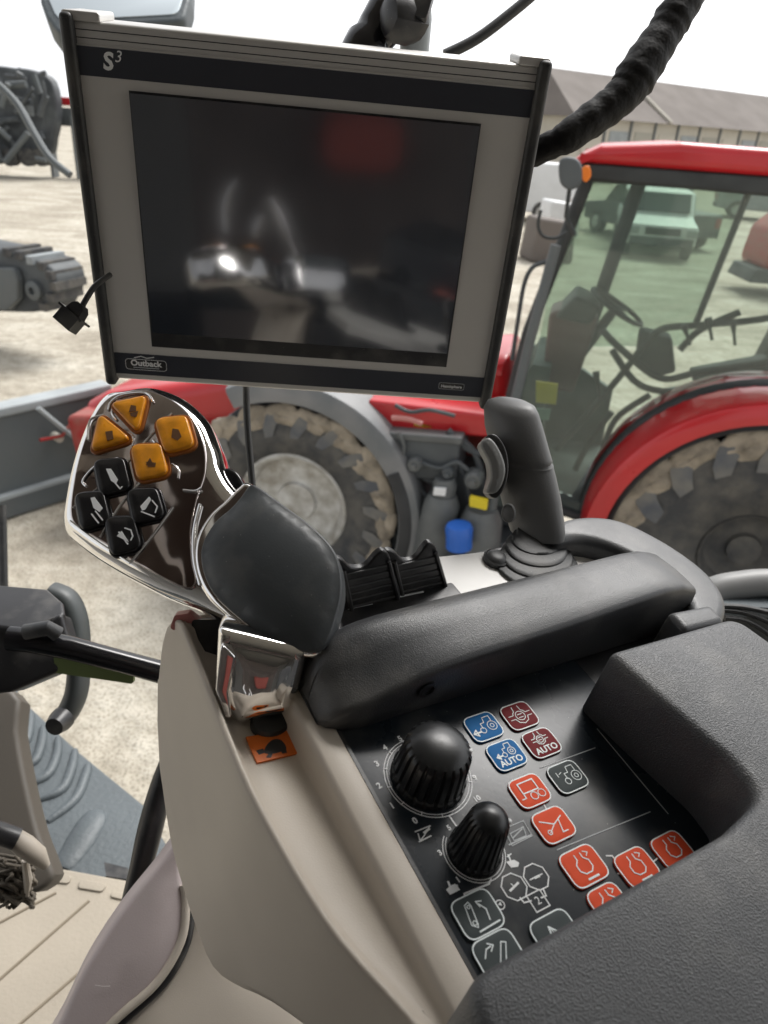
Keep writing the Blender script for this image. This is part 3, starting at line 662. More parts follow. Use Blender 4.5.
btn([(107, 520), (135, 519), (143, 549), (114, 556)], blackbtn, 'lower right black button with arm symbol', None, [('f', [(-8, 0), (-3, -5), (4, 6), (0, 4), (-4, 2)]), ('l', [(-6, -4), (3, 8)]), ('l', [(0, -8), (6, -6), (8, 0), (6, 4)])])
# thumb pad
gp = [(250, 485), (240, 498), (230, 509), (216, 521), (204, 540), (201, 558), (206, 580), (219, 600), (253, 628), (288, 646), (313, 653), (327, 643), (336, 618), (342, 588), (336, 554), (314, 528), (278, 501), (260, 488)]
b = MB(); ro = [(250, 484), (274, 503), (312, 531), (333, 556), (338, 588), (334, 618), (326, 647), (314, 658), (289, 653), (251, 635), (215, 606), (200, 583), (195, 558), (199, 536), (211, 516), (226, 502), (238, 490)]
slab(b, Hf, cat2(Hf.hits(ro), 5), -.028, .0035, chrome, r=.003, seg=5, both=True); b.build('pad_surround', hb_, sharp=70, label='bright chrome surround of the thumb pad')
b = MB(); slab(b, Hf, cat2(Hf.hits(gp, .004), 5), -.008, .0048, padm, r=.0016, dome=.0065, grid=30); b.build('thumb_pad', hb_, sharp=70, label='black rubber thumb pad')
# neck
nf = Fr(P(258, 680, .342), c2w(Vector((1, 0, .12))), c2w(Vector((0, -1, -.18))))
if nf.w.dot(CAM-nf.o) < 0: nf = Fr(nf.o, nf.u, nf.v, -nf.w)
b = MB(); slab(b, nf, rnd(nf.hits([(217, 628), (310, 650), (300, 690), (291, 715), (237, 728), (214, 690)]), [.003, .003, .01, .005, .006, .008], 6), -.026, 0, chrome, r=.006, bulge=.0025, bw=.012, grid=16, both=True)
b.build('neck', hb_, sharp=70)
b = MB(); slab(b, nf, rnd(nf.hits([(221, 640), (236, 655), (229, 690), (232, 716), (226, 716), (216, 688)]), .002), -.002, .0025, chrome, r=.001); b.build('neck_facet', hb_)
b = MB(); c_ = K.hit(270, 724, -.014); lathe(b, K, c_[0], c_[1], [(.0078, -.0175), (.0080, -.0125), (.0070, -.0108), (.005, -.0104)], rubber, 32, sx=1.2); b.build('rubber_boot', hb_)
b = MB(); slab(b, Fr(P(212, 640, .39), c2w(Vector((1, 0, 0))), c2w(Vector((0, 1, 0)))), rect(-.008, .012, -.012, .022, .002), -.01, .01, blackp, r=.001); b.build('dark_gap_block', hb_)  # black block put in for the dark gap beside the neck
b = MB(); hl = Hf; slab(b, hl, cat2(hl.hits([(226, 482), (236, 478), (246, 484), (250, 496), (240, 498), (230, 492)], -.02), 3), -.03, -.006, glossblack, r=.002); b.build('rear_trigger', hb_)
#SECTION_STICK
# ------------------------------------------------------------------ joystick
js = thing('joystick', k(100, 92, 8), 'grey rubber-booted joystick with a rocker switch behind the black rim', 'joystick')
jf = kplane_y(92)
stickm = mat('joystick_grey', (.12, .122, .123), .45, bump=.00008, bscale=900, var=.15, vscale=20)
def sect(cx, cy, rx, ry, z=.475, tilt=.22):
    c = P(cx, cy, z); s_ = z/750
    ax = c2w(Vector((1, -.02, 0))); ay = (A*.95 - Nn*tilt).normalized()
    rx *= .93; return [c+ax*math.cos(2*PI*i/28)*rx*s_+ay*math.sin(2*PI*i/28)*ry*s_ for i in range(28)]
b = MB(); S_ = [(513, 400, 3, 3), (511, 401, 15, 16), (511, 404, 21, 22), (511, 411, 24.5, 25), (514, 428, 26.5, 27), (520, 452, 27, 28), (521, 456, 27.3, 28), (521, 458, 26.3, 27), (522, 461, 27.5, 28)]
loft(b, [sect(*q) for q in S_], stickm); b.build('grip_head', js, sharp=50)
b = MB(); S_ = [(522, 459, 26.5, 27), (524, 470, 27.5, 28), (529, 492, 27.5, 28), (533, 512, 26.5, 27), (536, 526, 25, 26), (537, 534, 24, 24)]
loft(b, [sect(*q) for q in S_], stickm); b.build('grip_body', js, sharp=50)
b = MB(); sw = Fr(P(497, 470, .452), c2w(Vector((1, 0, .0))), c2w(Vector((0, 1, 0))), c2w(Vector((0, 0, -1))))
slab(b, sw, cat2(sw.hits([(485, 440), (495, 434), (505, 446), (509, 465), (506, 485), (497, 498), (488, 492), (491, 470)]), 4), -.02, -.001, blackp, r=.001); b.build('switch_bezel', js)
b = MB(); slab(b, sw, cat2(sw.hits([(480, 445), (489, 438), (499, 450), (505, 468), (502, 484), (495, 493), (486, 492), (490, 478), (488, 462)]), 4), -.014, .003, mat('switch_grey', (.17, .172, .168), .45, var=.1), r=.0022, bulge=.001); b.build('rocker_switch', js, label='lighter grey rocker switch')
b = MB(); bf = Fr(P(508, 513, .459), c2w(Vector((1, 0, -.3))), c2w(Vector((0, 1, 0))), c2w(Vector((-.3, 0, -1)))); lathe(b, bf, 0, 0, [(.0052, -.006), (.0052, -.0004), (.0046, 0), (.0044, -.0004), (.002, .0003), (.0001, .0004)], stickm, 24, sx=.8, sy=1.15); b.build('round_button', js)
b = MB(); prof = []
cen = k(*[v*1000 for v in K.hit(538, 566, .009)], 9)
rings = [(.0292, .001), (.0300, .0025), (.0292, .0042), (.0235, .0055), (.0228, .0065), (.0262, .0080), (.0265, .0095), (.0255, .0108), (.0200, .0120), (.0196, .0130), (.0225, .0145), (.0228, .016), (.0215, .0172), (.0168, .0184), (.0164, .0195), (.0182, .021), (.0180, .0225), (.0155, .0238), (.0140, .026), (.0135, .030)]
cen2 = P(536, 529, .474)
def boot_sec(r, z):
    f = (z-.001)/.029; c = cen.lerp(cen2, f)
    return [c+B*math.cos(2*PI*i/40)*r*.96+(A*(1-.1*f)).normalized()*math.sin(2*PI*i/40)*r*.72 for i in range(40)]
loft(b, [boot_sec(r, z) for r, z in rings], rubber); b.build('bellows_boot', js, sharp=80)
# paddle levers
def paddle(pts, label, ribs, y):
    yf = kplane_y(y); t_ = thing('paddle_lever', yf.pt(*yf.hit(*ribs[0][0])), label, 'lever', 'black paddle levers beside the chrome handle')
    b = MB(); slab(b, yf, cat2(yf.hits(pts), 3), -.0035, 0, blackp, r=.0012); b.build('paddle', t_, sharp=45)
    b = MB()
    for i in range(6):
        f = (i+.7)/6.5; a0 = Vector(yf.hit(*ribs[0][0])).lerp(Vector(yf.hit(*ribs[1][0])), f); a1 = Vector(yf.hit(*ribs[0][1])).lerp(Vector(yf.hit(*ribs[1][1])), f)
        tube(b, [yf.pt(*a0, .0001), yf.pt(*((a0+a1)/2), .0001), yf.pt(*a1, .0001)], .0007, rubber, 8)
    b.build('grip_ribs', t_)
    b = MB(); 
    for s0, s1 in ((ribs[0][0], ribs[1][0]), (ribs[0][1], ribs[1][1])):
        tube(b, [yf.pt(*yf.hit(*s0), .0004), yf.pt(*yf.hit(*s1), .0004)], .0013, blackp, 8)
    b.build('side_rail', t_)
paddle([(336, 566), (337, 560), (343, 560), (352, 568), (366, 567), (376, 556), (384, 551), (390, 556), (394, 572), (401, 598), (385, 612), (350, 620), (344, 600)], 'black ribbed paddle lever nearest the chrome handle', [((343, 570), (388, 560)), ((352, 612), (398, 600))], 84)
paddle([(387, 557), (389, 551), (396, 553), (404, 561), (416, 559), (424, 548), (431, 543), (437, 549), (441, 567), (449, 592), (440, 604), (404, 612), (396, 590)], 'black ribbed paddle lever nearer the joystick', [((394, 561), (435, 552)), ((404, 603), (447, 592))], 86)
#SECTION_CAB
# ------------------------------------------------------------------ own cab, lower left
lv = thing('latch_box', P(30, 640, .62), 'black box with a thick black rod at the left edge beside the console', 'latch')
bf = Fr(P(20, 640, .60), c2w(Vector((1, .06, .25))), c2w(Vector((0, 1, -.2))), None)
if bf.w.dot(CAM-bf.o) < 0: bf = Fr(bf.o, bf.u, bf.v, -bf.w)
b = MB(); slab(b, bf, rnd(bf.hits([(-60, 620), (22, 632), (62, 612), (70, 640), (60, 672), (12, 692), (-60, 700)]), .004), -.05, 0, blackp, r=.004, both=True)
tf = Fr(P(20, 610, .62), c2w(Vector((1, .1, 0))), c2w(Vector((-.3, -1, 1.6))), None)
slab(b, tf, rnd(tf.hits([(-60, 580), (0, 588), (48, 592), (64, 606), (66, 618), (24, 634), (-60, 622)]), .005), -.03, .004, blackp, r=.003, both=True)
b.build('box', lv)
b = MB(); tube(b, [P(10, 638, .585), P(30, 640, .585), P(70, 648, .59), P(120, 661, .60), P(164, 673, .61), P(190, 680, .615)], [.0098, .0098, .0093, .0088, .0092, .0092], glossblack, 20); b.build('rod', lv)
b = MB(); tube(b, [P(25, 632, .575), P(48, 628, .575), P(58, 634, .58)], [.006, .006, .006], softblack, 12); b.build('rod_sleeve', lv)
b = MB(); gf = Fr(P(95, 670, .61), c2w(Vector((1, .16, .1))), c2w(Vector((0, 1, 0)))); slab(b, gf, rnd(gf.hits([(55, 655), (135, 668), (134, 683), (100, 678), (57, 672)]), .002), -.004, .004, green, r=.001); b.build('green_strip', lv)
hk = thing('hook_lever', P(70, 720, .66), 'curved grey lever with a black end hanging behind the black rod', 'lever')
b = MB(); tube(b, cat2([tuple(P(x, y, .68)) for x, y in [(52, 592), (68, 600), (77, 622), (79, 655), (77, 690), (68, 712), (58, 722)]], 5, False), .0095, mat('hook_dark_grey', (.055, .063, .064), .45, var=.2), 16, flat=(c2w(Vector((1, 0, 0))), 1.5)); b.build('lever_arm', hk, sharp=60)
b = MB(); tube(b, [P(64, 717, .67), P(60, 721, .665), P(54, 727, .655)], [.0105, .0105, .008], blackp, 16); b.build('end_plug', hk)
# cab floor and step
ZF = HC-.95
FL = Fr((0, 0, ZF), (1, 0, 0), (0, 1, 0), (0, 0, 1))
fl = thing('floor_mat', FL.pt(-.3, .6), 'beige ribbed cab floor mat at the lower left', 'floor mat')
b = MB(); slab(b, FL, rnd(FL.hits([(38, 862), (62, 868), (200, 893), (420, 960), (420, 1250), (-250, 1150), (-200, 860)]), .01), -.03, 0, floorm, r=.004); b.build('mat_sheet', fl)
b = MB()
for p0, p1 in (((-60, 930), (55, 892)), ((-30, 1005), (88, 900)), ((5, 1030), (118, 928)), ((55, 1024), (160, 925)), ((-60, 985), (20, 945))):
    pass
for x0, y0, x1, y1 in ((-80, 965, 56, 893), (-60, 1032, 89, 901), (-10, 1050, 100, 955), (40, 1040, 130, 962)):
    a_, c_ = Vector(FL.hit(x0, y0)), Vector(FL.hit(x1, y1)); tube(b, [FL.pt(*a_, .0), FL.pt(*((a_+c_)/2), .0), FL.pt(*c_, .0)], .0022, mat('groove_brown', (.2, .165, .12), .8), 6)
b.build('groove', fl)
for pts in ([(56, 875), (72, 877), (69, 885), (54, 883)], [(80, 880), (108, 885), (102, 893), (78, 889)], [(112, 892), (135, 897), (130, 902), (110, 898)]):
    b = MB(); slab(b, FL, rnd(FL.hits(pts), .005), -.001, .003, floorm, r=.001); b.build('raised_pad', fl)
st = thing('entry_step', FL.pt(-.45, .8, -.05), 'blue-grey moulded panel with curved ribs beyond the floor mat', 'moulded panel')
SF = Fr((0, 0, ZF-.06), (1, 0, 0), (0, 1, .0), (0, 0, 1))
b = MB(); slab(b, SF, SF.hits([(8, 660), (20, 697), (80, 752), (145, 805), (170, 850), (190, 930), (20, 930), (-60, 800)]), -.03, 0, bluegrey, r=.006); b.build('panel_sheet', st)
b = MB()
for pts in ([(40, 800), (62, 790), (72, 768), (75, 750)], [(30, 785), (48, 775), (57, 755), (58, 738)], [(25, 768), (36, 760), (42, 742), (43, 727)], [(20, 748), (27, 740), (30, 722), (30, 712)], [(48, 822), (75, 800), (86, 775), (88, 765)]):
    q = cat2([tuple(SF.pt(*SF.hit(x, y), .0)) for x, y in pts], 5, False); n_ = len(q)
    tube(b, q, [.003+.006*math.sin(PI*(i+.5)/n_)**.5 for i in range(n_)], bluegrey, 12)
b.build('ribs', st, sharp=60)
b = MB(); q = cat2([tuple(SF.pt(*SF.hit(x, y), -.005)) for x, y in ((62, 868), (78, 845), (92, 822), (100, 808))], 5, False); tube(b, q, [.016, .019, .021, .022, .023, .024, .025, .025, .025, .025, .024, .023, .021, .017, .01, .003][:len(q)], bluegrey, 18, flat=(Vector((1, .4, 0)), .55)); b.build('bulge', st, sharp=60)
b = MB(); slab(b, SF, SF.hits([(104, 862), (128, 868), (132, 880), (106, 876)], .03), .0, .03, blackp); b.build('clip', st)
pf = Fr(P(20, 780, .80), c2w(Vector((1, 0, .1))), c2w(Vector((0, 1, -.45))), None)
if pf.w.dot(CAM-pf.o) < 0: pf = Fr(pf.o, pf.u, pf.v, -pf.w)
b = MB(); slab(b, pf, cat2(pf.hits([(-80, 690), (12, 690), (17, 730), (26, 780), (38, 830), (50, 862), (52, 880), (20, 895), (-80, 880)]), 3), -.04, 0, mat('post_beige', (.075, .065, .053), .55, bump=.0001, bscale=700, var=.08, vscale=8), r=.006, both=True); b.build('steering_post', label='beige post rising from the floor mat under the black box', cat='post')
b = MB(); tube(b, [P(2, 505, 1.05), P(3, 550, 1.05), P(4, 600, 1.05)], .006, rubber, 10); b.build('window_seal', label='thin dark upright strip at the left edge above the black box', cat='strip')
# tangled straps
rg = thing('wire_bundle', P(15, 900, .72), 'tangled grey wire bundle with a beige clip on the floor mat', 'wire bundle')
rm = mat('strap_grey', (.13, .11, .085), .8, var=.5, vscale=60, bump=.0005, bscale=400); random.seed(3)
b = MB()
for i in range(26):
    q = [tuple(P(random.uniform(-12, 36), 850+j*9+random.uniform(-6, 8), .70+random.uniform(-.02, .03))) for j in range(7)]
    q = [tuple(P(min(38-abs(j-3)*1.5, random.uniform(-14, 36)), 858+j*7.5+random.uniform(-6, 6), .70+random.uniform(-.02, .03))) for j in range(7)]
    tube(b, cat2(q, 5, False), .0016, rm, 6)
b.build('wires', rg, sharp=80)
b = MB(); tube(b, [P(10, 835, .66), P(25, 846, .66), P(38, 856, .665), P(46, 866, .67)], [.008, .0095, .0085, .004], bowlm, 14); tube(b, [P(25, 860, .67), P(28, 880, .68), P(27, 896, .69)], [.003, .004, .002], beige, 8); b.build('clip', rg)
b = MB(); tube(b, [P(-30, 826, .65), P(0, 833, .65), P(17, 839, .655)], .0095, blackp, 16); b.build('hose_end', rg)
# seat side panels below the console
sp = thing('seat_base_cover', P(160, 1010, .52), 'smooth mauve and beige moulded cover below the console', 'seat cover')
f1 = Fr(P(150, 950, .52), c2w(Vector((1, 0, .35))), c2w(Vector((0, 1, -.35))), None)
if f1.w.dot(CAM-f1.o) < 0: f1 = Fr(f1.o, f1.u, f1.v, -f1.w)
b = MB(); slab(b, f1, cat2(f1.hits([(186, 830), (182, 872), (187, 905), (182, 945), (158, 985), (112, 1028), (70, 1120), (20, 1100), (60, 1020), (86, 965), (120, 912), (155, 868)]), 5), -.05, 0, mauve, r=.006, bulge=.006, bw=.04, grid=20, both=True); b.build('front_cover', sp, sharp=60, label='mauve front cover')
scr = mat('scuff', (.72, .68, .66), .7)
b = MB()
for x0, y0, x1, y1 in ((95, 985, 110, 986),):
    a_, c_ = f1.hit(x0, y0, .006), f1.hit(x1, y1, .006); ribbon(b, f1, [a_, ((a_[0]+c_[0])/2, (a_[1]+c_[1])/2+.0004), c_], .0004, .0062, scr)
b.build('scuff_marks', sp)
b = MB(); slab(b, f1, cat2(f1.hits([(190, 860), (225, 900), (300, 960), (420, 1100), (250, 1200), (60, 1180), (118, 1030), (165, 985), (187, 945), (192, 905)]), 5), -.06, -.008, beige, r=.006, bulge=.006, bw=.05, grid=20); b.build('rear_cover', sp, sharp=60)
b = MB(); tube(b, cat2([tuple(f1.pt(*f1.hit(x, y), -.006)) for x, y in ((188, 878), (191, 905), (186, 945), (163, 985), (115, 1030), (80, 1080))], 6, False), .0038, blackp, 12); b.build('seam_gap', sp)
b = MB(); tube(b, cat2([tuple(f1.pt(*f1.hit(x, y, .001), -.001)) for x, y in ((184, 885), (186, 905), (181, 942), (156, 984), (108, 1028), (75, 1080))], 6, False), .0032, beige, 12); b.build('trim_edge', sp)
b = MB(); tube(b, cat2([tuple(P(x, y, .60)) for x, y in ((168, 760), (160, 790), (150, 830), (140, 870), (128, 905))], 5, False), [.006+.004*math.sin(i*.16) for i in range(21)], blackp, 14); b.build('black_strap', label='black curved strap hanging left of the beige console side', cat='strap')
# right side sill
ws = thing('window_sill', P(745, 600, .85), 'curved grey window sill trim at the right edge behind the armrest', 'window sill')
b = MB(); tube(b, cat2([tuple(P(x, y, .85)) for x, y in ((690, 612), (712, 592), (740, 585), (775, 583), (830, 590), (900, 610))], 6, False), .016, mat('sill_grey', (.2, .2, .195), .45, var=.15), 18); b.build('trim_bar', ws, sharp=60)
b = MB(); wf = Fr(P(750, 605, .84), c2w(Vector((1, .03, 0))), c2w(Vector((0, 1, .3)))); slab(b, wf, rect(-.06, .2, -.006, .006, .002), -.02, .02, bluegrey, r=.001); b.build('ledge', ws)
b = MB(); slab(b, wf, rect(-.07, .25, .007, .5, .002), -.005, .015, cabdark, r=.001); b.build('wall_panel', ws)
for i, pts in enumerate((((712, 610), (740, 612), (768, 622), (800, 640)), ((712, 606), (742, 607), (775, 614), (800, 620)), ((725, 618), (748, 622), (775, 640), (790, 660)))):
    b = MB(); tube(b, cat2([tuple(P(x, y, .60)) for x, y in pts], 5, False), .0022, rubber, 8); b.build('loose_wire', label=['lowest', 'highest', 'middle'][[1, 0, 2].index(i) if 0 else (2 if i == 0 else 1 if i == 1 else 0)]+' of three thin black wires between arm pad and sill', cat='wire', group='loose wires behind the arm pad')
# cab shell round the viewer (roof, rear wall and seat seen in the reflections)
cb = thing('cab_shell', (0, -.6, ZF-.1), 'dark cab roof and rear wall around the viewer, seen only in reflections', 'cab')
CB = Fr((0, 0, 0), (1, 0, 0), (0, 1, 0), (0, 0, 1))
b = MB(); slab(b, CB, rect(-.88, .88, -1.33, .6, .1), HC+.34, HC+.42, liner, r=.02); b.build('roof_lining', cb)
b = MB(); slab(b, Fr((0, -1.3, 0), (1, 0, 0), (0, 0, 1)), rect(-.85, .85, ZF-.1, HC+.34), -.02, .02, liner)  # closed to full height to block light from behind
b.build('rear_wall', cb)
b = MB(); slab(b, Fr((-.85, 0, 0), (0, 1, 0), (0, 0, 1)), rect(-1.28, -.25, ZF-.1, HC+.33), -.02, .02, liner); b.build('side_wall', cb)  # unseen side walls, extended to block light from the sides
b = MB(); slab(b, Fr((.85, 0, 0), (0, 1, 0), (0, 0, 1)), rect(-1.28, -.1, ZF-.1, HC+.33), -.02, .02, liner); b.build('side_wall', cb)
b = MB()
slab(b, Fr((-.85, 0, 0), (0, 1, 0), (0, 0, 1)), rect(-.24, .15, ZF-.1, HC-.35), -.02, .02, liner)
b.build('door_panel', cb)
b = MB(); slab(b, Fr((0, -.55, 0), (1, 0, 0), (0, 0, 1)), rnd([(-.28, ZF+.1), (.28, ZF+.1), (.26, HC-.05), (.12, HC+.12), (-.12, HC+.12), (-.26, HC-.05)], .08), -.06, .06, seatm, r=.03); b.build('seat_back', cb)
b = MB(); slab(b, CB, rect(-.9, .9, -1.3, .45), ZF-.16, ZF-.08, cabdark); b.build('floor_pan', cb)
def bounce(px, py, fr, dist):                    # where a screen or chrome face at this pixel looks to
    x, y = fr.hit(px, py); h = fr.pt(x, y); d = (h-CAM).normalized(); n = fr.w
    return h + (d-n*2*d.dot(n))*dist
b = MB(); cr_ = mat('streak_reflector_metal', (.95, .93, .92), .12, 1.0)  # added unseen polished tubes, shaped to reflect as streaks on the screen
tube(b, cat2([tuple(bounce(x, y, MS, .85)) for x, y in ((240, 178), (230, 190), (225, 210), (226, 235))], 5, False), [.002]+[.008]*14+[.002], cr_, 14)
b.build('streak_tube_short', cb)
b = MB(); tube(b, cat2([tuple(bounce(x, y, MS, .85)) for x, y in ((268, 195), (278, 210), (290, 240), (303, 266), (318, 298), (340, 330))], 5, False), [.003]+[.010]*9+[.006]*6+[.010]*9+[.004], cr_, 14)  # added tube for the long diagonal streak on the screen
b.build('streak_tube_long', cb)
b = MB(); tube(b, [bounce(x, y, MS, .86) for x, y in ((256, 236), (257, 226), (262, 214))], [.009, .012, .008], cr_, 12); b.build('streak_blob', cb)  # added blob for the bright spot beside the screen streaks
b = MB(); hc_ = bounce(362, 140, MS, .95); hf_ = Fr(hc_, (1, 0, 0), (0, 0, 1)); slab(b, hf_, rnd([(-.075, -.05), (.075, -.05), (.07, .05), (-.07, .05)], .045), -.03, .03, mat('smudge_reflector_red', (.3, .07, .055), .7), r=.02, both=True); b.build('smudge_reflector', cb)  # added red block, unseen, reflected as a reddish smudge on the screen
# unseen dark panel and pale tube, added for the chrome face to reflect
ccm = mat('reflected_panel_brown', (.06, .042, .036), .5)
b = MB(); slab(b, CB, rnd([(-.66, -.2), (-.33, -.3), (-.16, .02), (-.2, .3), (-.45, .26), (-.62, .32), (-.72, .1)], .05), HC+.26, HC+.335, ccm, r=.03); b.build('dark_reflected_panel', cb)
b = MB(); tube(b, cat2([(-.5, -.25, HC+.25), (-.36, -.02, HC+.2), (-.33, .16, HC+.2), (-.42, .4, HC+.25)], 6, False), .016, whitep, 12); b.build('pale_reflected_tube', cb)
# mirror at upper left
mr = thing('wing_mirror', P(110, 10, 1.3), 'large rounded wing mirror cut off by the top left edge', 'mirror')
mf = Fr(P(110, 5, 1.3), c2w(Vector((1, .03, .1))), c2w(Vector((0, 1, -.35))), None)
if mf.w.dot(CAM-mf.o) < 0: mf = Fr(mf.o, mf.u, mf.v, -mf.w)
b = MB(); slab(b, mf, rnd(mf.hits([(36, -130), (40, 0), (46, 16), (60, 35), (80, 26), (184, 20), (191, -5), (196, -130)]), .02), -.05, 0, bluegrey, r=.006, both=True); b.build('mirror_housing', mr)
b = MB(); slab(b, mf, rnd(mf.hits([(46, -125), (49, 0), (55, 14), (66, 26), (84, 20), (178, 15), (184, -5), (188, -125)]), .02), -.001, .002, mirrorm, r=.001); b.build('mirror_glass', mr)
#SECTION_TRACTOR
# ------------------------------------------------------------------ red tractor alongside
lugm = mat('lug_rubber', (.085, .092, .105), .7, bump=.006, bscale=20, vscale=6, col2=(.17, .165, .15))
T = Fr((2.25, 4.0, 0), (-.974, .225, 0), (0, 0, 1), (-.225, -.974, 0))   # x towards its nose, y up, z towards us
TF = Fr((2.25, 4.0, 0), (-.974, .225, 0), (0, 0, 1), (-.225, -.974, 0))
tr = thing('red_tractor', T.pt(1.5, 0, -.9), 'red tractor with a green-tinted glass cab parked close alongside', 'tractor')
def wheel(name, cx, cz, Rr, wdt, near, nl, lugl, label, sx=1, rf=1.0, rm_=None):
    wf = Fr(T.pt(cx, cz, near-wdt/2), T.u, T.v, T.w); h = wdt/2
    b = MB(); pr = [(Rr*.50*rf, h*.55), (Rr*.55*rf, h*.8), (Rr*.70, h*.95), (Rr*.86, h*.9), (Rr*.93, h*.7), (Rr*.94, 0), (Rr*.93, -h*.7), (Rr*.88, -h*.9), (Rr*.60*rf, -h*.8), (Rr*.50*rf, -h*.55)]
    lathe(b, wf, 0, 0, pr, tyrem, 64, closed=True)
    ty = b.build(name, tr, label=label, sharp=60)
    b = MB()
    for i in range(nl):
        for side in (1, -1):
            a = 2*PI*(i+(0 if side > 0 else .5))/nl
            q = []
            for (rr_, aa, zz) in ((.80, -.01, .99), (.90, .02, .98), (.97, .05, .85), (1.0, .12, .5), (1.0, .22, .05)):
                q.append((rr_*Rr, a+aa*sx*2.2, zz*h*side))
            V = []; wl = lugl
            for rr_, aa, zz in q:
                for dr, da in ((0, -wl), (0, wl), (-.09*Rr, wl*1.25), (-.09*Rr, -wl*1.25)):
                    V.append(wf.pt(math.cos(aa+da)*(rr_+dr), math.sin(aa+da)*(rr_+dr), zz))
            n = len(q); Fs = [(j*4+m_, j*4+(m_+1) % 4, (j+1)*4+(m_+1) % 4, (j+1)*4+m_) for j in range(n-1) for m_ in range(4)]+[(3, 2, 1, 0), (4*n-4, 4*n-3, 4*n-2, 4*n-1)]
            b.add(V, Fs, lugm)
    b.build('tread_lugs', ty, sharp=30)
    b = MB(); random.seed(5)
    for i in range(nl):                       # mud packed between the lugs
        a = 2*PI*(i+.5)/nl+random.uniform(-.02, .02); rr_ = Rr*(.9+random.uniform(-.02, .02)); V = []
        c = wf.pt(math.cos(a)*rr_, math.sin(a)*rr_, h*.84)
        er = Vector(wf.u*math.cos(a)+wf.v*math.sin(a)); et = Vector(-wf.u*math.sin(a)+wf.v*math.cos(a))
        s1, s2 = Rr*PI/nl*1.0*random.uniform(1.0, 1.35), Rr*.115*random.uniform(.8, 1.3)
        n1_, n2_ = 18, 12; ph1, ph2 = random.uniform(0, 6), random.uniform(0, 6)
        for u_ in range(n2_+1):
            ph = PI*u_/n2_
            for v_ in range(n1_):
                th = 2*PI*v_/n1_; kk = 1+.13*math.sin(3*th+ph1)+.1*math.sin(5*th+ph2+2*ph)+random.uniform(-.05, .05)
                V.append(c+et*math.sin(ph)*math.cos(th)*s1*kk+er*math.sin(ph)*math.sin(th)*s2*kk+wf.w*math.cos(ph)*h*.14*kk)
        Fs = [(u_*n1_+v_, u_*n1_+(v_+1) % n1_, (u_+1)*n1_+(v_+1) % n1_, (u_+1)*n1_+v_) for u_ in range(n2_) for v_ in range(n1_)]
        b.add(V, Fs, mud)
    b.build('packed_mud', ty, sharp=80)
    b = MB(); lathe(b, wf, 0, 0, [(Rr*q*rf, h*z) for q, z in ((.52, .2), (.52, .66), (.50, .7), (.47, .6), (.42, .25), (.3, .1), (.2, .12), (.18, .35), (.02, .38))], rm_ or rim_s, 48)
    for i in range(8):
        a = 2*PI*i/8; lathe(b, wf, math.cos(a)*Rr*.26*rf, math.sin(a)*Rr*.26*rf, [(Rr*.025, 0), (Rr*.025, h*.18)], steel, 6)
    b.build('wheel_rim', ty, sharp=30)
    return ty
wheel('rear_wheel', 0, .82, .85, .5, 0.0, 17, .06, 'large muddy rear tyre under the red mudguard', rf=.66, rm_=tyrem)
wheel('front_wheel', 2.99, .63, .77, .42, .02, 19, .04, 'muddy front tyre with a silver rim')
def arcband(b, cx, cz, r0, r1, a0, a1, z0, z1, m, n=40):
    secs = []
    for i in range(n+1):
        a = math.radians(a0+(a1-a0)*i/n); r0_, r1_ = (r0(i/n) if callable(r0) else r0), (r1(i/n) if callable(r1) else r1)
        P_ = lambda r, z: T.pt(cx+math.cos(a)*r, cz+math.sin(a)*r, z)
        secs.append([P_(r1_, z0), P_(r1_, z1-.05), P_(r1_-.012, z1-.015), P_(r1_-.04, z1), P_(r0_, z1), P_(r0_, z1-.02), P_(r1_-.05, z1-.04), P_(r1_-.04, z0)])
    loft(b, secs, m)
b = MB(); arcband(b, 0, .84, .895, 1.02, -20, 200, -.6, .06, red); b.build('rear_mudguard', tr, sharp=40, label='glossy red rear mudguard')
b = MB(); arcband(b, 0, .84, .855, .89, -20, 200, -.58, .02, fendb); b.build('mudguard_lining', tr, sharp=40)
b = MB(); arcband(b, 0, .84, 1.02, 1.045, 0, 180, -.34, -.27, cabdark); b.build('mudguard_seal', tr, sharp=40)
b = MB(); arcband(b, 2.99, .63, .80, .95, 62, 200, -.42, .05, fendg); b.build('front_mudguard', tr, sharp=40, label='wide grey front mudguard')
b = MB()
# (rear half of the front guard, wide flat side)
arcband(b, 2.99, .63, .64+.17, .90, 150, 215, -.42, .07, fendb); b.build('mudguard_flap', tr, sharp=40)
# cab: near frame at z=-.25, far at -1.55
zn, zfar = -.28, -1.5
cabo = [(1.62, 1.05), (1.53, 2.0), (1.34, 2.90), (-.35, 2.90), (-.45, 1.95), (-.2, 1.92)]
b = MB()
def bar(p, q, r, m=cabdark, z=zn, fl=1): tube(b, [T.pt(*p, z), T.pt((p[0]+q[0])/2, (p[1]+q[1])/2, z), T.pt(*q, z)], r, m, 10)
for z in (zn, zfar):
    b = MB()
    bar(*((T.hit(585, 340, z), T.hit(642, 175, z)) if z == zfar else ((1.54, 2.0), (1.33, 2.93))), .05 if z == zfar else .038, z=z); (bar((1.66, .95), (1.54, 2.0), .038, z=z) if z == zn else None); bar((1.33, 2.9), (-.4, 2.9), .04, z=z); bar((-.35, 2.95), (-.5, 1.8), .04, z=z)
    bar((.28, 2.92), (.42, 1.9), .024, z=z) if z == zfar else bar((1.66, .95), (1.0, .8), .03, z=z)
    b.build('cab_frame', tr)
b = MB(); slab(b, TF, rnd([(1.47, 2.955), (1.30, 3.045), (.9, 3.085), (.3, 3.08), (-.5, 3.03), (-.6, 2.955)], .03), zfar-.05, zn+.10, red, r=.045, both=True); b.build('roof', tr, label='red cab roof')
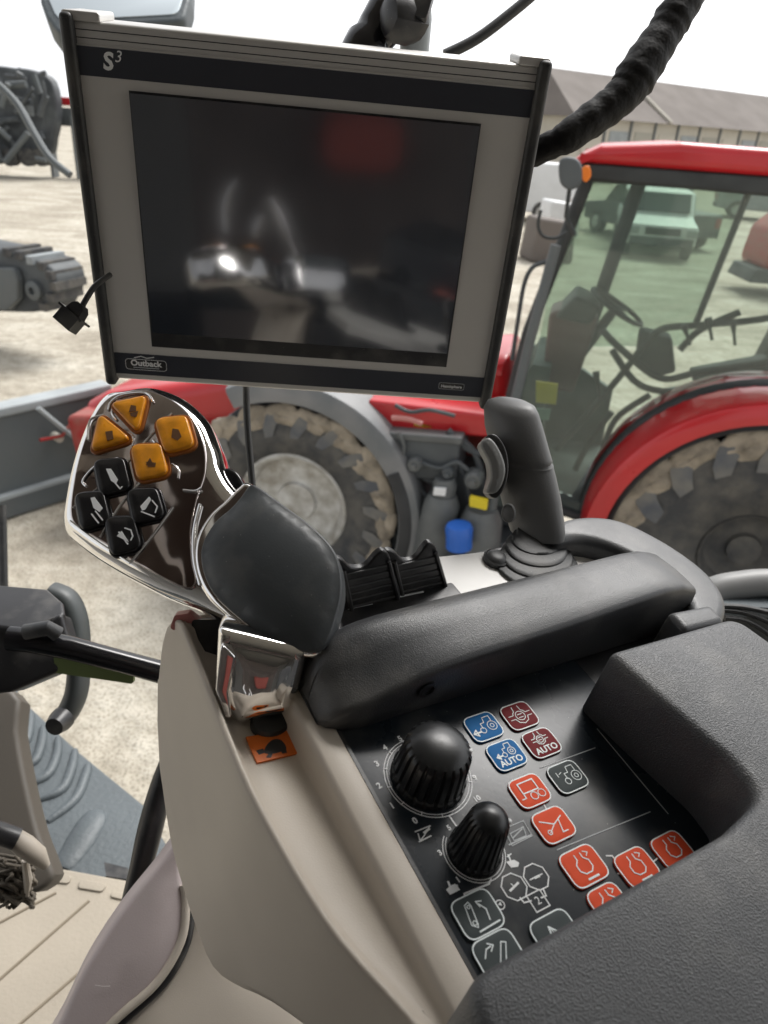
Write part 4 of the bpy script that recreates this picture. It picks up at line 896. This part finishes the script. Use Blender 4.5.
b = MB(); slab(b, TF, rnd([(1.44, 2.955), (1.42, 2.87), (-.5, 2.85), (-.55, 2.955)], .02), zfar-.02, zn+.07, cabdark, r=.02, both=True); b.build('roof_trim', tr)
b = MB(); slab(b, TF, [(1.60, 1.05), (1.52, 2.0), (1.33, 2.88), (-.35, 2.88), (-.43, 1.9), (.0, 1.93), (.35, 1.88), (.65, 1.72), (.88, 1.48), (1.02, 1.2), (1.1, .95)], zn-.004, zn+.004, cabglass); b.build('door_window', tr, label='green-tinted side window')
b = MB(); slab(b, TF, [(1.52, 1.6), (1.50, 2.0), (1.32, 2.86), (.32, 2.86), (.44, 1.75)], zfar-.004, zfar+.004, cabglass); b.build('far_window', tr)
b = MB(); slab(b, TF, [(1.62, .85), (1.55, 1.62), (1.40, 1.62), (.9, 1.35), (.9, .85)], zfar, zfar+.06, cabint); slab(b, TF, [(1.62, .8), (1.60, 1.5), (1.5, 1.7), (1.38, 1.7), (1.36, .8)], zfar+.06, zn-.35, cabint); slab(b, TF, rect(-.4, 1.62, .78, .9), zfar, zn-.02, cabint)
b.build('cab_interior', tr)
b = MB(); slab(b, TF, rnd([(1.42, 1.5), (1.45, 2.02), (1.25, 2.12), (1.13, 2.02), (1.2, 1.5)], .04), -1.12, -.75, mat('dash_maroon', (.1, .035, .035), .5), r=.03, both=True); slab(b, TF, rnd([(1.42, 2.0), (1.3, 2.16), (1.12, 2.1), (1.18, 1.98)], .03), -1.15, -.72, cabdark, r=.03, both=True); b.build('dashboard', tr)
sw = MB(); c = T.pt(1.02, 2.08, -.93); ax = (T.u*(-.45)+T.v*.85).normalized(); e1 = T.w; e2 = ax.cross(e1)
tube(sw, [c+(e1*math.cos(2*PI*i/32)+e2*math.sin(2*PI*i/32))*.2 for i in range(33)], .016, cabdark, 8, caps=False)
for a in (.5, 2.6, 4.7): tube(sw, [c, c+(e1*math.cos(a)+e2*math.sin(a))*.1, c+(e1*math.cos(a)+e2*math.sin(a))*.2], .012, cabdark, 8)
tube(sw, [c, c-ax*.25, c-ax*.6], [.03, .04, .05], cabdark, 10); sw.build('steering_wheel', tr)
b = MB(); slab(b, TF, rnd([(.55, 1.0), (.6, 1.5), (.4, 1.56), (.1, 1.55), (.0, 2.05), (-.12, 2.35), (-.22, 2.3), (-.15, 1.5), (-.1, 1.0)], .05), -1.2, -.72, cabdark, r=.05, both=True); b.build('driver_seat', tr)
b = MB()
for pts in ([(602, 330), (622, 350), (660, 378), (700, 372), (768, 362), (830, 350)], [(640, 352), (660, 330), (700, 325), (768, 318), (820, 300)], [(556, 450), (600, 400), (625, 370), (640, 350)], [(612, 350), (640, 385), (690, 392), (768, 384)], [(600, 460), (615, 420), (650, 395)], [(680, 350), (700, 330), (740, 312)], [(575, 470), (590, 440), (612, 412)]):
    tube(b, cat2([tuple(T.pt(*T.hit(x, y, -.6), -.6)) for x, y in pts], 6, False), .022, cabdark, 8)
b.build('cab_hoses', tr)
for x0, y0, x1, y1, r_ in ((690, 345, 684, 325, .02), (712, 340, 708, 318, .02), (735, 345, 733, 322, .018), (600, 400, 596, 372, .02)):
    b = MB(); z_ = -.5; tube(b, [T.pt(*T.hit(x0, y0, z_), z_), T.pt(*T.hit((x0+x1)/2, (y0+y1)/2, z_), z_), T.pt(*T.hit(x1, y1, z_), z_)], [r_*.5, r_*.5, r_*1.2], cabdark, 10); b.build('cab_lever', tr)
b = MB(); pts = [(668, 342), (680, 350), (672, 360)]; slab(b, T, rnd(T.hits([(640, 330), (672, 338), (676, 372), (650, 378), (636, 360)], -.62), .03), -.75, -.6, cabdark, r=.02); slab(b, T, rnd(T.hits([(690, 376), (768, 362), (800, 372), (800, 420), (705, 402)], -.7), .03), -.9, -.7, cabint, r=.02); b.build('side_console', tr)
b = MB(); slab(b, T, T.hits([(536, 381), (558, 384), (556, 404), (536, 402)], -.31), -.32, -.3, yellow); b.build('yellow_sticker', tr)
b = MB(); slab(b, T, T.hits([(536, 408), (551, 409), (549, 420), (535, 419)], -.31), -.32, -.3, teal); b.build('pale_sticker', tr)
# mirror and hand rail
b = MB(); slab(b, T, cat2(T.hits([(560, 160), (575, 158), (582, 168), (581, 184), (570, 190), (560, 182)], 0), 4), -.06, .02, darkm, r=.015, both=True); b.build('door_mirror', tr)
b = MB(); slab(b, T, cat2(T.hits([(582, 168), (589, 166), (591, 176), (586, 182), (582, 178)], 0), 3), -.03, .01, orangel, r=.005); b.build('indicator_lamp', tr)
b = MB(); tube(b, [T.pt(*T.hit(x, y, -.05), -.05) for x, y in ((570, 186), (568, 200), (566, 216), (575, 235))], .012, cabdark, 8)
tube(b, cat2([tuple(T.pt(*T.hit(x, y, -.05), -.05)) for x, y in ((541, 210), (538, 225), (543, 236), (556, 238), (567, 232))], 5, False), .009, cabdark, 8)
tube(b, cat2([tuple(T.pt(*T.hit(x, y, -.05), -.05)) for x, y in ((512, 360), (518, 320), (524, 285), (532, 268), (545, 262), (556, 260))], 5, False), .013, darkm, 8); b.build('hand_rail', tr)
b = MB(); tube(b, [T.pt(*T.hit(x, y, .0), .0) for x, y in ((556, 245), (530, 340), (498, 470), (490, 520))], .03, steel, 10); b.build('door_post', tr)
# bonnet and chassis
b = MB(); slab(b, TF, rnd([(4.95, .75), (5.0, .92), (4.8, 1.04), (4.1, 1.22), (3.2, 1.5), (1.65, 1.75), (1.6, 1.25), (3.0, 1.1), (4.3, .8)], [.06, .08, .2, .3, .3, .05, .05, .1, .05]), -1.35, -.55, red, r=.12, both=True); b.build('bonnet', tr, label='red bonnet sloping to the nose')
b = MB(); slab(b, TF, rnd([(4.8, .55), (4.85, .85), (1.6, 1.2), (1.6, .5)], .05), -1.25, -.65, redd, r=.03); slab(b, TF, rect(1.2, 4.9, .45, .75), -1.2, -.7, darkm); b.build('chassis', tr)
b = MB(); slab(b, TF, rnd([(4.6, .5), (4.95, .5), (5.0, .9), (4.65, .95)], .06), -1.1, -.35, redd, r=.04, both=True); b.build('front_weight', tr)
b = MB(); tube(b, [T.pt(2.99, .63, -.4), T.pt(2.99, .63, -.7), T.pt(2.99, .63, -1.2)], [.12, .14, .18], redd, 16); b.build('front_axle', tr)
b = MB(); slab(b, TF, rnd([(2.5, 1.25), (1.62, 1.33), (1.62, 1.48), (2.5, 1.46)], .02), -.56, -.15, red, r=.02); b.build('red_side_cover', tr)
b = MB(); slab(b, TF, rnd([(2.35, .98), (1.85, 1.02), (1.85, 1.30), (2.35, 1.26)], .03), -.45, -.05, darkm, r=.02, both=True); b.build('battery_box', tr)
b = MB(); slab(b, TF, rnd([(2.37, 1.25), (1.84, 1.29), (1.84, 1.34), (2.37, 1.30)], .01), -.47, -.03, canm, r=.012, both=True); b.build('battery_lid', tr)
b = MB(); slab(b, Fr(T.pt(2.12, 1.327, -.2), T.u, T.w, T.v), rect(-.06, .06, -.05, .05), .0, .02, yellow); b.build('yellow_label', tr)
b = MB(); tube(b, cat2([tuple(T.pt(*T.hit(x, y, 0), 0)) for x, y in ((392, 418), (400, 418), (412, 420), (422, 424))], 4, False), .018, pinkc, 8); b.build('red_handle', tr)
b = MB(); tube(b, [T.pt(*T.hit(x, y, 0), 0) for x, y in ((425, 598), (430, 560), (437, 525), (442, 503), (443, 494))], [.135, .13, .125, .12, .09], canm, 22); tube(b, [T.pt(*T.hit(x, y, 0), 0) for x, y in ((443, 496), (445, 484), (445, 478))], [.075, .08, .065], canm, 18); b.build('filter_canister', tr, sharp=40)
b = MB(); slab(b, T, T.hits([(434, 488), (446, 489), (445, 496), (433, 495)], .10), .08, .1, white); b.build('white_tag', tr)
b = MB(); tube(b, [T.pt(*T.hit(x, y, 0), 0) for x, y in ((460, 580), (463, 560), (465, 552))], [.19, .18, .12], canm, 20); b.build('fluid_tank', tr, sharp=40)
b = MB(); tube(b, [T.pt(*T.hit(x, y, .22), .22) for x, y in ((459, 547), (459, 538), (459, 529), (459, 525))], [.085, .085, .09, .078], bluep, 18); b.build('blue_cap', tr, sharp=40)
b = MB(); tube(b, [T.pt(*T.hit(x, y, 0), 0) for x, y in ((478, 545), (481, 520), (482, 508))], [.15, .14, .1], canm, 20); b.build('breather_pot', tr, sharp=40)
b = MB(); slab(b, T, rnd(T.hits([(470, 496), (488, 500), (487, 509), (470, 505)], .1), .005), .08, .12, yellow); b.build('yellow_tag', tr)
b = MB(); slab(b, TF, rect(1.15, 2.35, .35, .6, .04), -.6, -.1, darkm, r=.02); slab(b, TF, rect(1.4, 2.3, .6, .98, .04), -.62, -.35, darkm, r=.02); b.build('step_frame', tr)
b = MB()
for pts in ([(418, 470), (425, 478), (436, 482)], [(405, 465), (412, 480), (430, 500)], [(450, 450), (462, 470), (470, 500)], [(462, 440), (476, 455), (485, 490)], [(448, 430), (470, 450), (492, 455)]):
    tube(b, cat2([tuple(T.pt(*T.hit(x, y, -.1), -.1)) for x, y in pts], 4, False), .022, darkm, 8)
for pts in ([(398, 432), (404, 446), (400, 462)], [(420, 462), (440, 468), (456, 462), (468, 470)], [(408, 500), (400, 520), (404, 560)], [(455, 500), (452, 515), (447, 530)], [(486, 520), (480, 530), (476, 548)], [(395, 405), (410, 412), (430, 410), (455, 416)]):
    tube(b, cat2([tuple(T.pt(*T.hit(x, y, -.02), -.02)) for x, y in pts], 4, False), .014, [darkm, canm][len(pts) % 2], 8)
b.build('engine_hoses', tr)
for x, y, r_ in ((416, 462, .05), (449, 470, .04), (474, 478, .06), (404, 480, .04), (492, 540, .05)):
    b = MB(); c_ = T.hit(x, y, -.05); lathe(b, T, c_[0], c_[1], [(r_, -.1), (r_, .0), (r_*.8, .02), (r_*.4, .02), (r_*.35, .05)], [canm, darkm][x % 2], 16); b.build('pipe_fitting', tr)
# ------------------------------------------------------------------ grey blade in front of the tractor
bl = thing('snow_blade', T.pt(5.6, 0, 0), 'long dark grey steel blade lying on the gravel left of the tractor', 'blade')
BF = Fr((-3.15, 5.34, .0), (.63, .77, 0), (0, 0, 1), (.77, -.63, 0))
x0_, x1_ = -2.2, BF.hit(112, 400)[0]; yt = BF.hit(50, 402)[1]; yb = .02
b = MB(); slab(b, BF, [(x0_, yb), (x1_, yb), (x1_, yt), (x0_, yt)], -.05, 0, steel); b.build('blade_plate', bl)
b = MB(); slab(b, BF, rect(x0_, x1_, yt-.03, yt+.05, .02), -.12, .03, lightsteel, r=.02); b.build('top_rail', bl)
b = MB(); slab(b, BF, rect(x0_, x1_, yb, yb+.16), 0, .05, steel); slab(b, BF, rect(x0_, x1_, yb+.16, yb+.2), 0, .06, lightsteel, r=.01); b.build('cutting_edge', bl)
b = MB(); tube(b, [BF.pt(*BF.hit(x, y, .1), .1) for x, y in ((38, 408), (55, 422), (75, 438))], .02, lightsteel, 8); tube(b, [BF.pt(*BF.hit(x, y, .1), .1) for x, y in ((70, 425), (62, 436), (40, 440))], .015, redd, 8); lathe(b, BF, *BF.hit(57, 437, .05), [(.035, 0), (.035, .1)], wallm, 12); b.build('hitch_links', bl)
# tracked roller further out
rl = thing('rubber_track', P(25, 300, 9), 'dark treaded rubber track unit on the gravel at the left edge', 'track unit')
rf = Fr(P(20, 283, 9.6), (.9, -.35, 0), (0, 0, 1), None)
if rf.w.dot(CAM-rf.o) < 0: rf = Fr(rf.o, rf.u, rf.v, -rf.w)
b = MB(); slab(b, rf, cat2(rf.hits([(-60, 246), (0, 250), (30, 258), (50, 268), (56, 285), (50, 303), (38, 312), (0, 312), (-60, 308)]), 4), -.5, 0, darkm, r=.05); b.build('track_belt', rl)
b = MB()
for x, y in ((8, 252), (20, 255), (32, 260), (43, 266), (51, 275), (55, 286), (52, 297), (45, 307)):
    c_ = rf.hit(x, y); slab(b, rf, [(c_[0]-.05, c_[1]-.05), (c_[0]+.05, c_[1]-.05), (c_[0]+.05, c_[1]+.05), (c_[0]-.05, c_[1]+.05)], -.5, .05, lightsteel if x == 32 else tyrem, r=.01)
b.build('tread_blocks', rl)
b = MB(); c_ = rf.hit(36, 290); lathe(b, rf, *c_, [(.12, 0), (.12, .06), (.05, .08), (.04, .02)], steel, 16); b.build('hub', rl)
b = MB(); slab(b, rf, rnd(rf.hits([(-60, 268), (14, 268), (18, 280), (18, 300), (8, 310), (-60, 310)], .1), .08), .02, .12, lightsteel if 0 else steel, r=.02); b.build('grey_cover', rl)
# far machine, upper left
fm = thing('folded_cultivator', (-9.6*1.6, 33, 0), 'dark folded cultivator with tangled bars at the far left of the yard', 'implement')
ff = Fr(P(25, 120, 30), (1, 0, 0), (0, 0, 1), (0, -1, 0)); random.seed(11)
b = MB(); 
for i in range(60):
    a_ = (random.uniform(-40, 44), random.uniform(72, 160)); c_ = (a_[0]+random.uniform(-25, 25), a_[1]+random.uniform(-30, 30))
    c_ = (min(46, c_[0]), max(68, min(165, c_[1]))); z_ = random.uniform(-1.5, 0)
    tube(b, [ff.pt(*ff.hit(*a_, z_), z_), ff.pt(*ff.hit((a_[0]+c_[0])/2, (a_[1]+c_[1])/2, z_), z_), ff.pt(*ff.hit(*c_, z_), z_)], random.uniform(.06, .16), random.choice([darkm, darkm, steel]), 8)
b.build('bars', fm)
b = MB(); slab(b, ff, cat2(ff.hits([(-40, 72), (0, 66), (22, 70), (38, 80), (44, 110), (40, 140), (30, 158), (-40, 160)]), 3), -1.8, -1.2, darkm, r=.1); b.build('frame_core', fm)
b = MB(); 
for x in (2, 20, 34): c_ = ff.hit(x, 158); lathe(b, ff, c_[0], c_[1], [(.35, -1), (.35, -.6), (.1, -.55)], tyrem, 20)
b.build('wheel', fm)
b = MB(); tube(b, cat2([tuple(P(x, y, 2.2)) for x, y in ((-10, 78), (0, 86), (18, 105), (35, 135), (50, 158), (70, 175))], 5, False), .011, steel, 8); b.build('hydraulic_hose', label='thin grey hose running down across the far dark cultivator', cat='hose')
b = MB(); slab(b, Fr(P(60, 101, 32), (1, 0, 0), (0, 0, 1), (0, -1, 0)), rect(-.6, 6, -.16, .16, .05), -.3, .3, red, r=.05); slab(b, Fr(P(60, 110, 32), (1, 0, 0), (0, 0, 1), (0, -1, 0)), rect(-.6, 6, -.6, .1, .05), -.3, .1, steel, r=.05)
for i in range(5): slab(b, Fr(P(60, 130, 32), (1, 0, 0), (0, 0, 1), (0, -1, 0)), rect(-.5+i*1.1, -.4+i*1.1, -1.9, .6), -.3, .3, steel)
b.build('red_implement', label='low red beam of an implement behind the left edge of the display', cat='implement')
# ------------------------------------------------------------------ sheds and vehicles
sh = thing('long_shed', (24, 60, 0), 'long low cream shed with a brown pitched roof beyond the red tractor', 'shed')
SH = Fr((11.0, 57, 0), (.79, .61, 0), (0, 0, 1), (.61, -.79, 0))
L_ = 46
b = MB(); slab(b, SH, rect(0, L_, 0, 4.1), -9, 0, wallm); b.build('wall', sh)
b = MB(); V = [SH.pt(x, y, z) for x, y, z in ((-.6, 4.0, .6), (L_+.6, 4.0, .6), (L_-1, 7.0, -4.5), (1.4, 7.0, -4.5), (-.6, 4.0, -9.6), (L_+.6, 4.0, -9.6))]
b.add(V, [(0, 1, 2, 3), (3, 2, 5, 4), (0, 3, 4), (1, 5, 2), (0, 4, 5, 1)], roofm); b.build('roof', sh)
b = MB(); xs_ = SH.hit(672, 118, .6)[0]; tube(b, [SH.pt(xs_, 4.1, .6), SH.pt(xs_, 5.6, -1.9), SH.pt(xs_, 7.1, -4.4)], .12, wallm, 6); b.build('roof_strip', sh); b = MB(); tube(b, [SH.pt(xs_+22, 4.1, .6), SH.pt(xs_+22, 5.6, -1.9), SH.pt(xs_+22, 7.1, -4.4)], .12, wallm, 6); b.build('roof_strip', sh)
for i in range(16):
    b = MB(); slab(b, SH, rect(1+i*2.8, 3+i*2.8, .1, 3.3), -.02, .06, [wallm, lightsteel, mat('shed_door%d' % i, (.38, .37, .32), .8)][i % 3]); 
    slab(b, SH, rect(3.1+i*2.8, 3.3+i*2.8, .0, 4.0), 0, .1, steel); b.build('door', sh)
b = MB(); 
def vehicle(name, px, py, dist, yaw, Lg, body, label, catg, kind='pickup'):
    d = c2w(ray(px, py)); tt = -HC/d.z; o = CAM+d*tt
    t_ = thing(name, o, label, catg, 'vehicles parked beyond the red tractor'); vf = Fr(o, (math.cos(yaw), math.sin(yaw), 0), (0, 0, 1)); W_ = .95
    if kind == 'van': pr = [(0, .35), (Lg, .35), (Lg, 1.0), (Lg-.9, 1.15), (Lg-1.5, 2.0), (.1, 2.05), (0, 1.9)]
    else: pr = [(0, .4), (Lg, .4), (Lg, .95), (Lg-1.2, 1.1), (Lg-1.8, 1.72), (Lg-3.3, 1.74), (Lg-3.5, 1.1), (0, 1.1)]
    b = MB(); slab(b, vf, rnd(pr, .12), -W_, W_, body, r=.08, both=True); b.build('body', t_)
    gl = [(Lg-1.3, 1.15), (Lg-1.8, 1.64), (Lg-3.25, 1.66), (Lg-3.4, 1.15)] if kind != 'van' else [(Lg-1.0, 1.2), (Lg-1.55, 1.85), (Lg-3.2, 1.88), (Lg-3.2, 1.2)]
    b = MB(); slab(b, vf, gl, -W_-.01, W_+.01, carglass); b.build('windows', t_)
    b = MB(); slab(b, Fr(vf.pt(Lg-1.52, 1.37), vf.w, (vf.u*(-.6)+vf.v*.66)), rect(-.8, .8, -.3, .3), -.12, .12, carglass); b.build('windscreen', t_)
    b = MB(); slab(b, vf, rect(Lg-.02, Lg+.06, .42, .62, .02), -W_*.9, W_*.9, darkm); b.build('front_bumper', t_)
    b = MB(); slab(b, vf, rect(Lg-.03, Lg+.03, .68, .88, .02), -W_*.5, W_*.5, blackp); b.build('grille', t_)
    b = MB(); slab(b, vf, rect(-.06, .02, .42, .6, .02), -W_*.9, W_*.9, darkm); b.build('rear_bumper', t_)
    for s_ in (-.78, .78):
        b = MB(); slab(b, vf, rect(-.03, .02, .7, .98, .02), s_-.09, s_+.09, redd); b.build('tail_lamp', t_)
        b = MB(); slab(b, vf, rect(Lg-.04, Lg+.035, .68, .86, .02), s_-.14, s_+.14, lightsteel); b.build('headlight', t_)
    for x in (.9, Lg-.9):
        for s_ in (-1, 1):
            b = MB(); wf = Fr(vf.pt(x, .38, s_*(W_-.1)), vf.u, vf.v); lathe(b, wf, 0, 0, [(.2, -.13), (.38, -.12), (.38, .12), (.2, .13)], tyrem, 20); lathe(b, wf, 0, 0, [(.21, -.14), (.1, -.15), (.1, .15), (.21, .14)], rim_s, 16); b.build('wheel', t_)
    return t_
vehicle('white_pickup', 640, 238, 15, -1.75, 5.2, whitep, 'white pickup seen through the tractor cab, nearest of the vehicles', 'pickup')
vehicle('silver_pickup', 712, 215, 15, -.3, 5.0, lightsteel, 'pale green-grey pickup seen through the tractor cab, farther right', 'pickup')
vehicle('white_van', 572, 225, 15, 2.6, 5.0, whitep, 'white van seen through the front corner of the tractor cab', 'van', 'van')
vehicle('grey_pickup', 690, 252, 15, 1.9, 5.0, canm, 'dark grey pickup seen through the tractor cab, between the white and the green-grey ones', 'pickup')
ri = thing('red_machine', P(765, 300, 11), 'red machine seen through the right side of the tractor cab', 'machine')
d = c2w(ray(812, 300)); o = CAM+d*(-HC/d.z); RB = Fr(o, (1, 0, 0), (0, 0, 1), (0, -1, 0))
b = MB(); slab(b, RB, rnd([(-1.3, .5), (2, .5), (2, 2.1), (-.6, 2.0), (-1.2, 1.4)], .3), -1.5, 0, redd, r=.1, both=True); b.build('body', ri)
b = MB(); slab(b, RB, rnd([(-1.6, .3), (0, .3), (0, .6), (-1.5, .6)], .05), -1.2, .1, darkm, r=.03)
lathe(b, RB, -.2, .5, [(.5, 0), (.5, .3), (.2, .35)], tyrem, 24); b.build('wheel', ri)
random.seed(21)
for i, (px, py, lab) in enumerate(((545, 260, 'brown crate of parts standing on the gravel beside the red tractor cab'), (556, 235, 'pale bag of parts on the gravel just behind the brown crate'))):
    d = c2w(ray(px, py)); o = CAM+d*(-HC/d.z); q = Fr(o, (1, .2, 0), (0, 0, 1)); b = MB()
    slab(b, q, rnd([(-.6, 0), (.6, 0), (.5, 1.0), (-.5, 1.1)], .1), -.5, .5, [roofm, whitep][i], r=.08, both=True); b.build(['parts_crate', 'white_bag'][i], label=lab, cat=['crate', 'bag'][i])
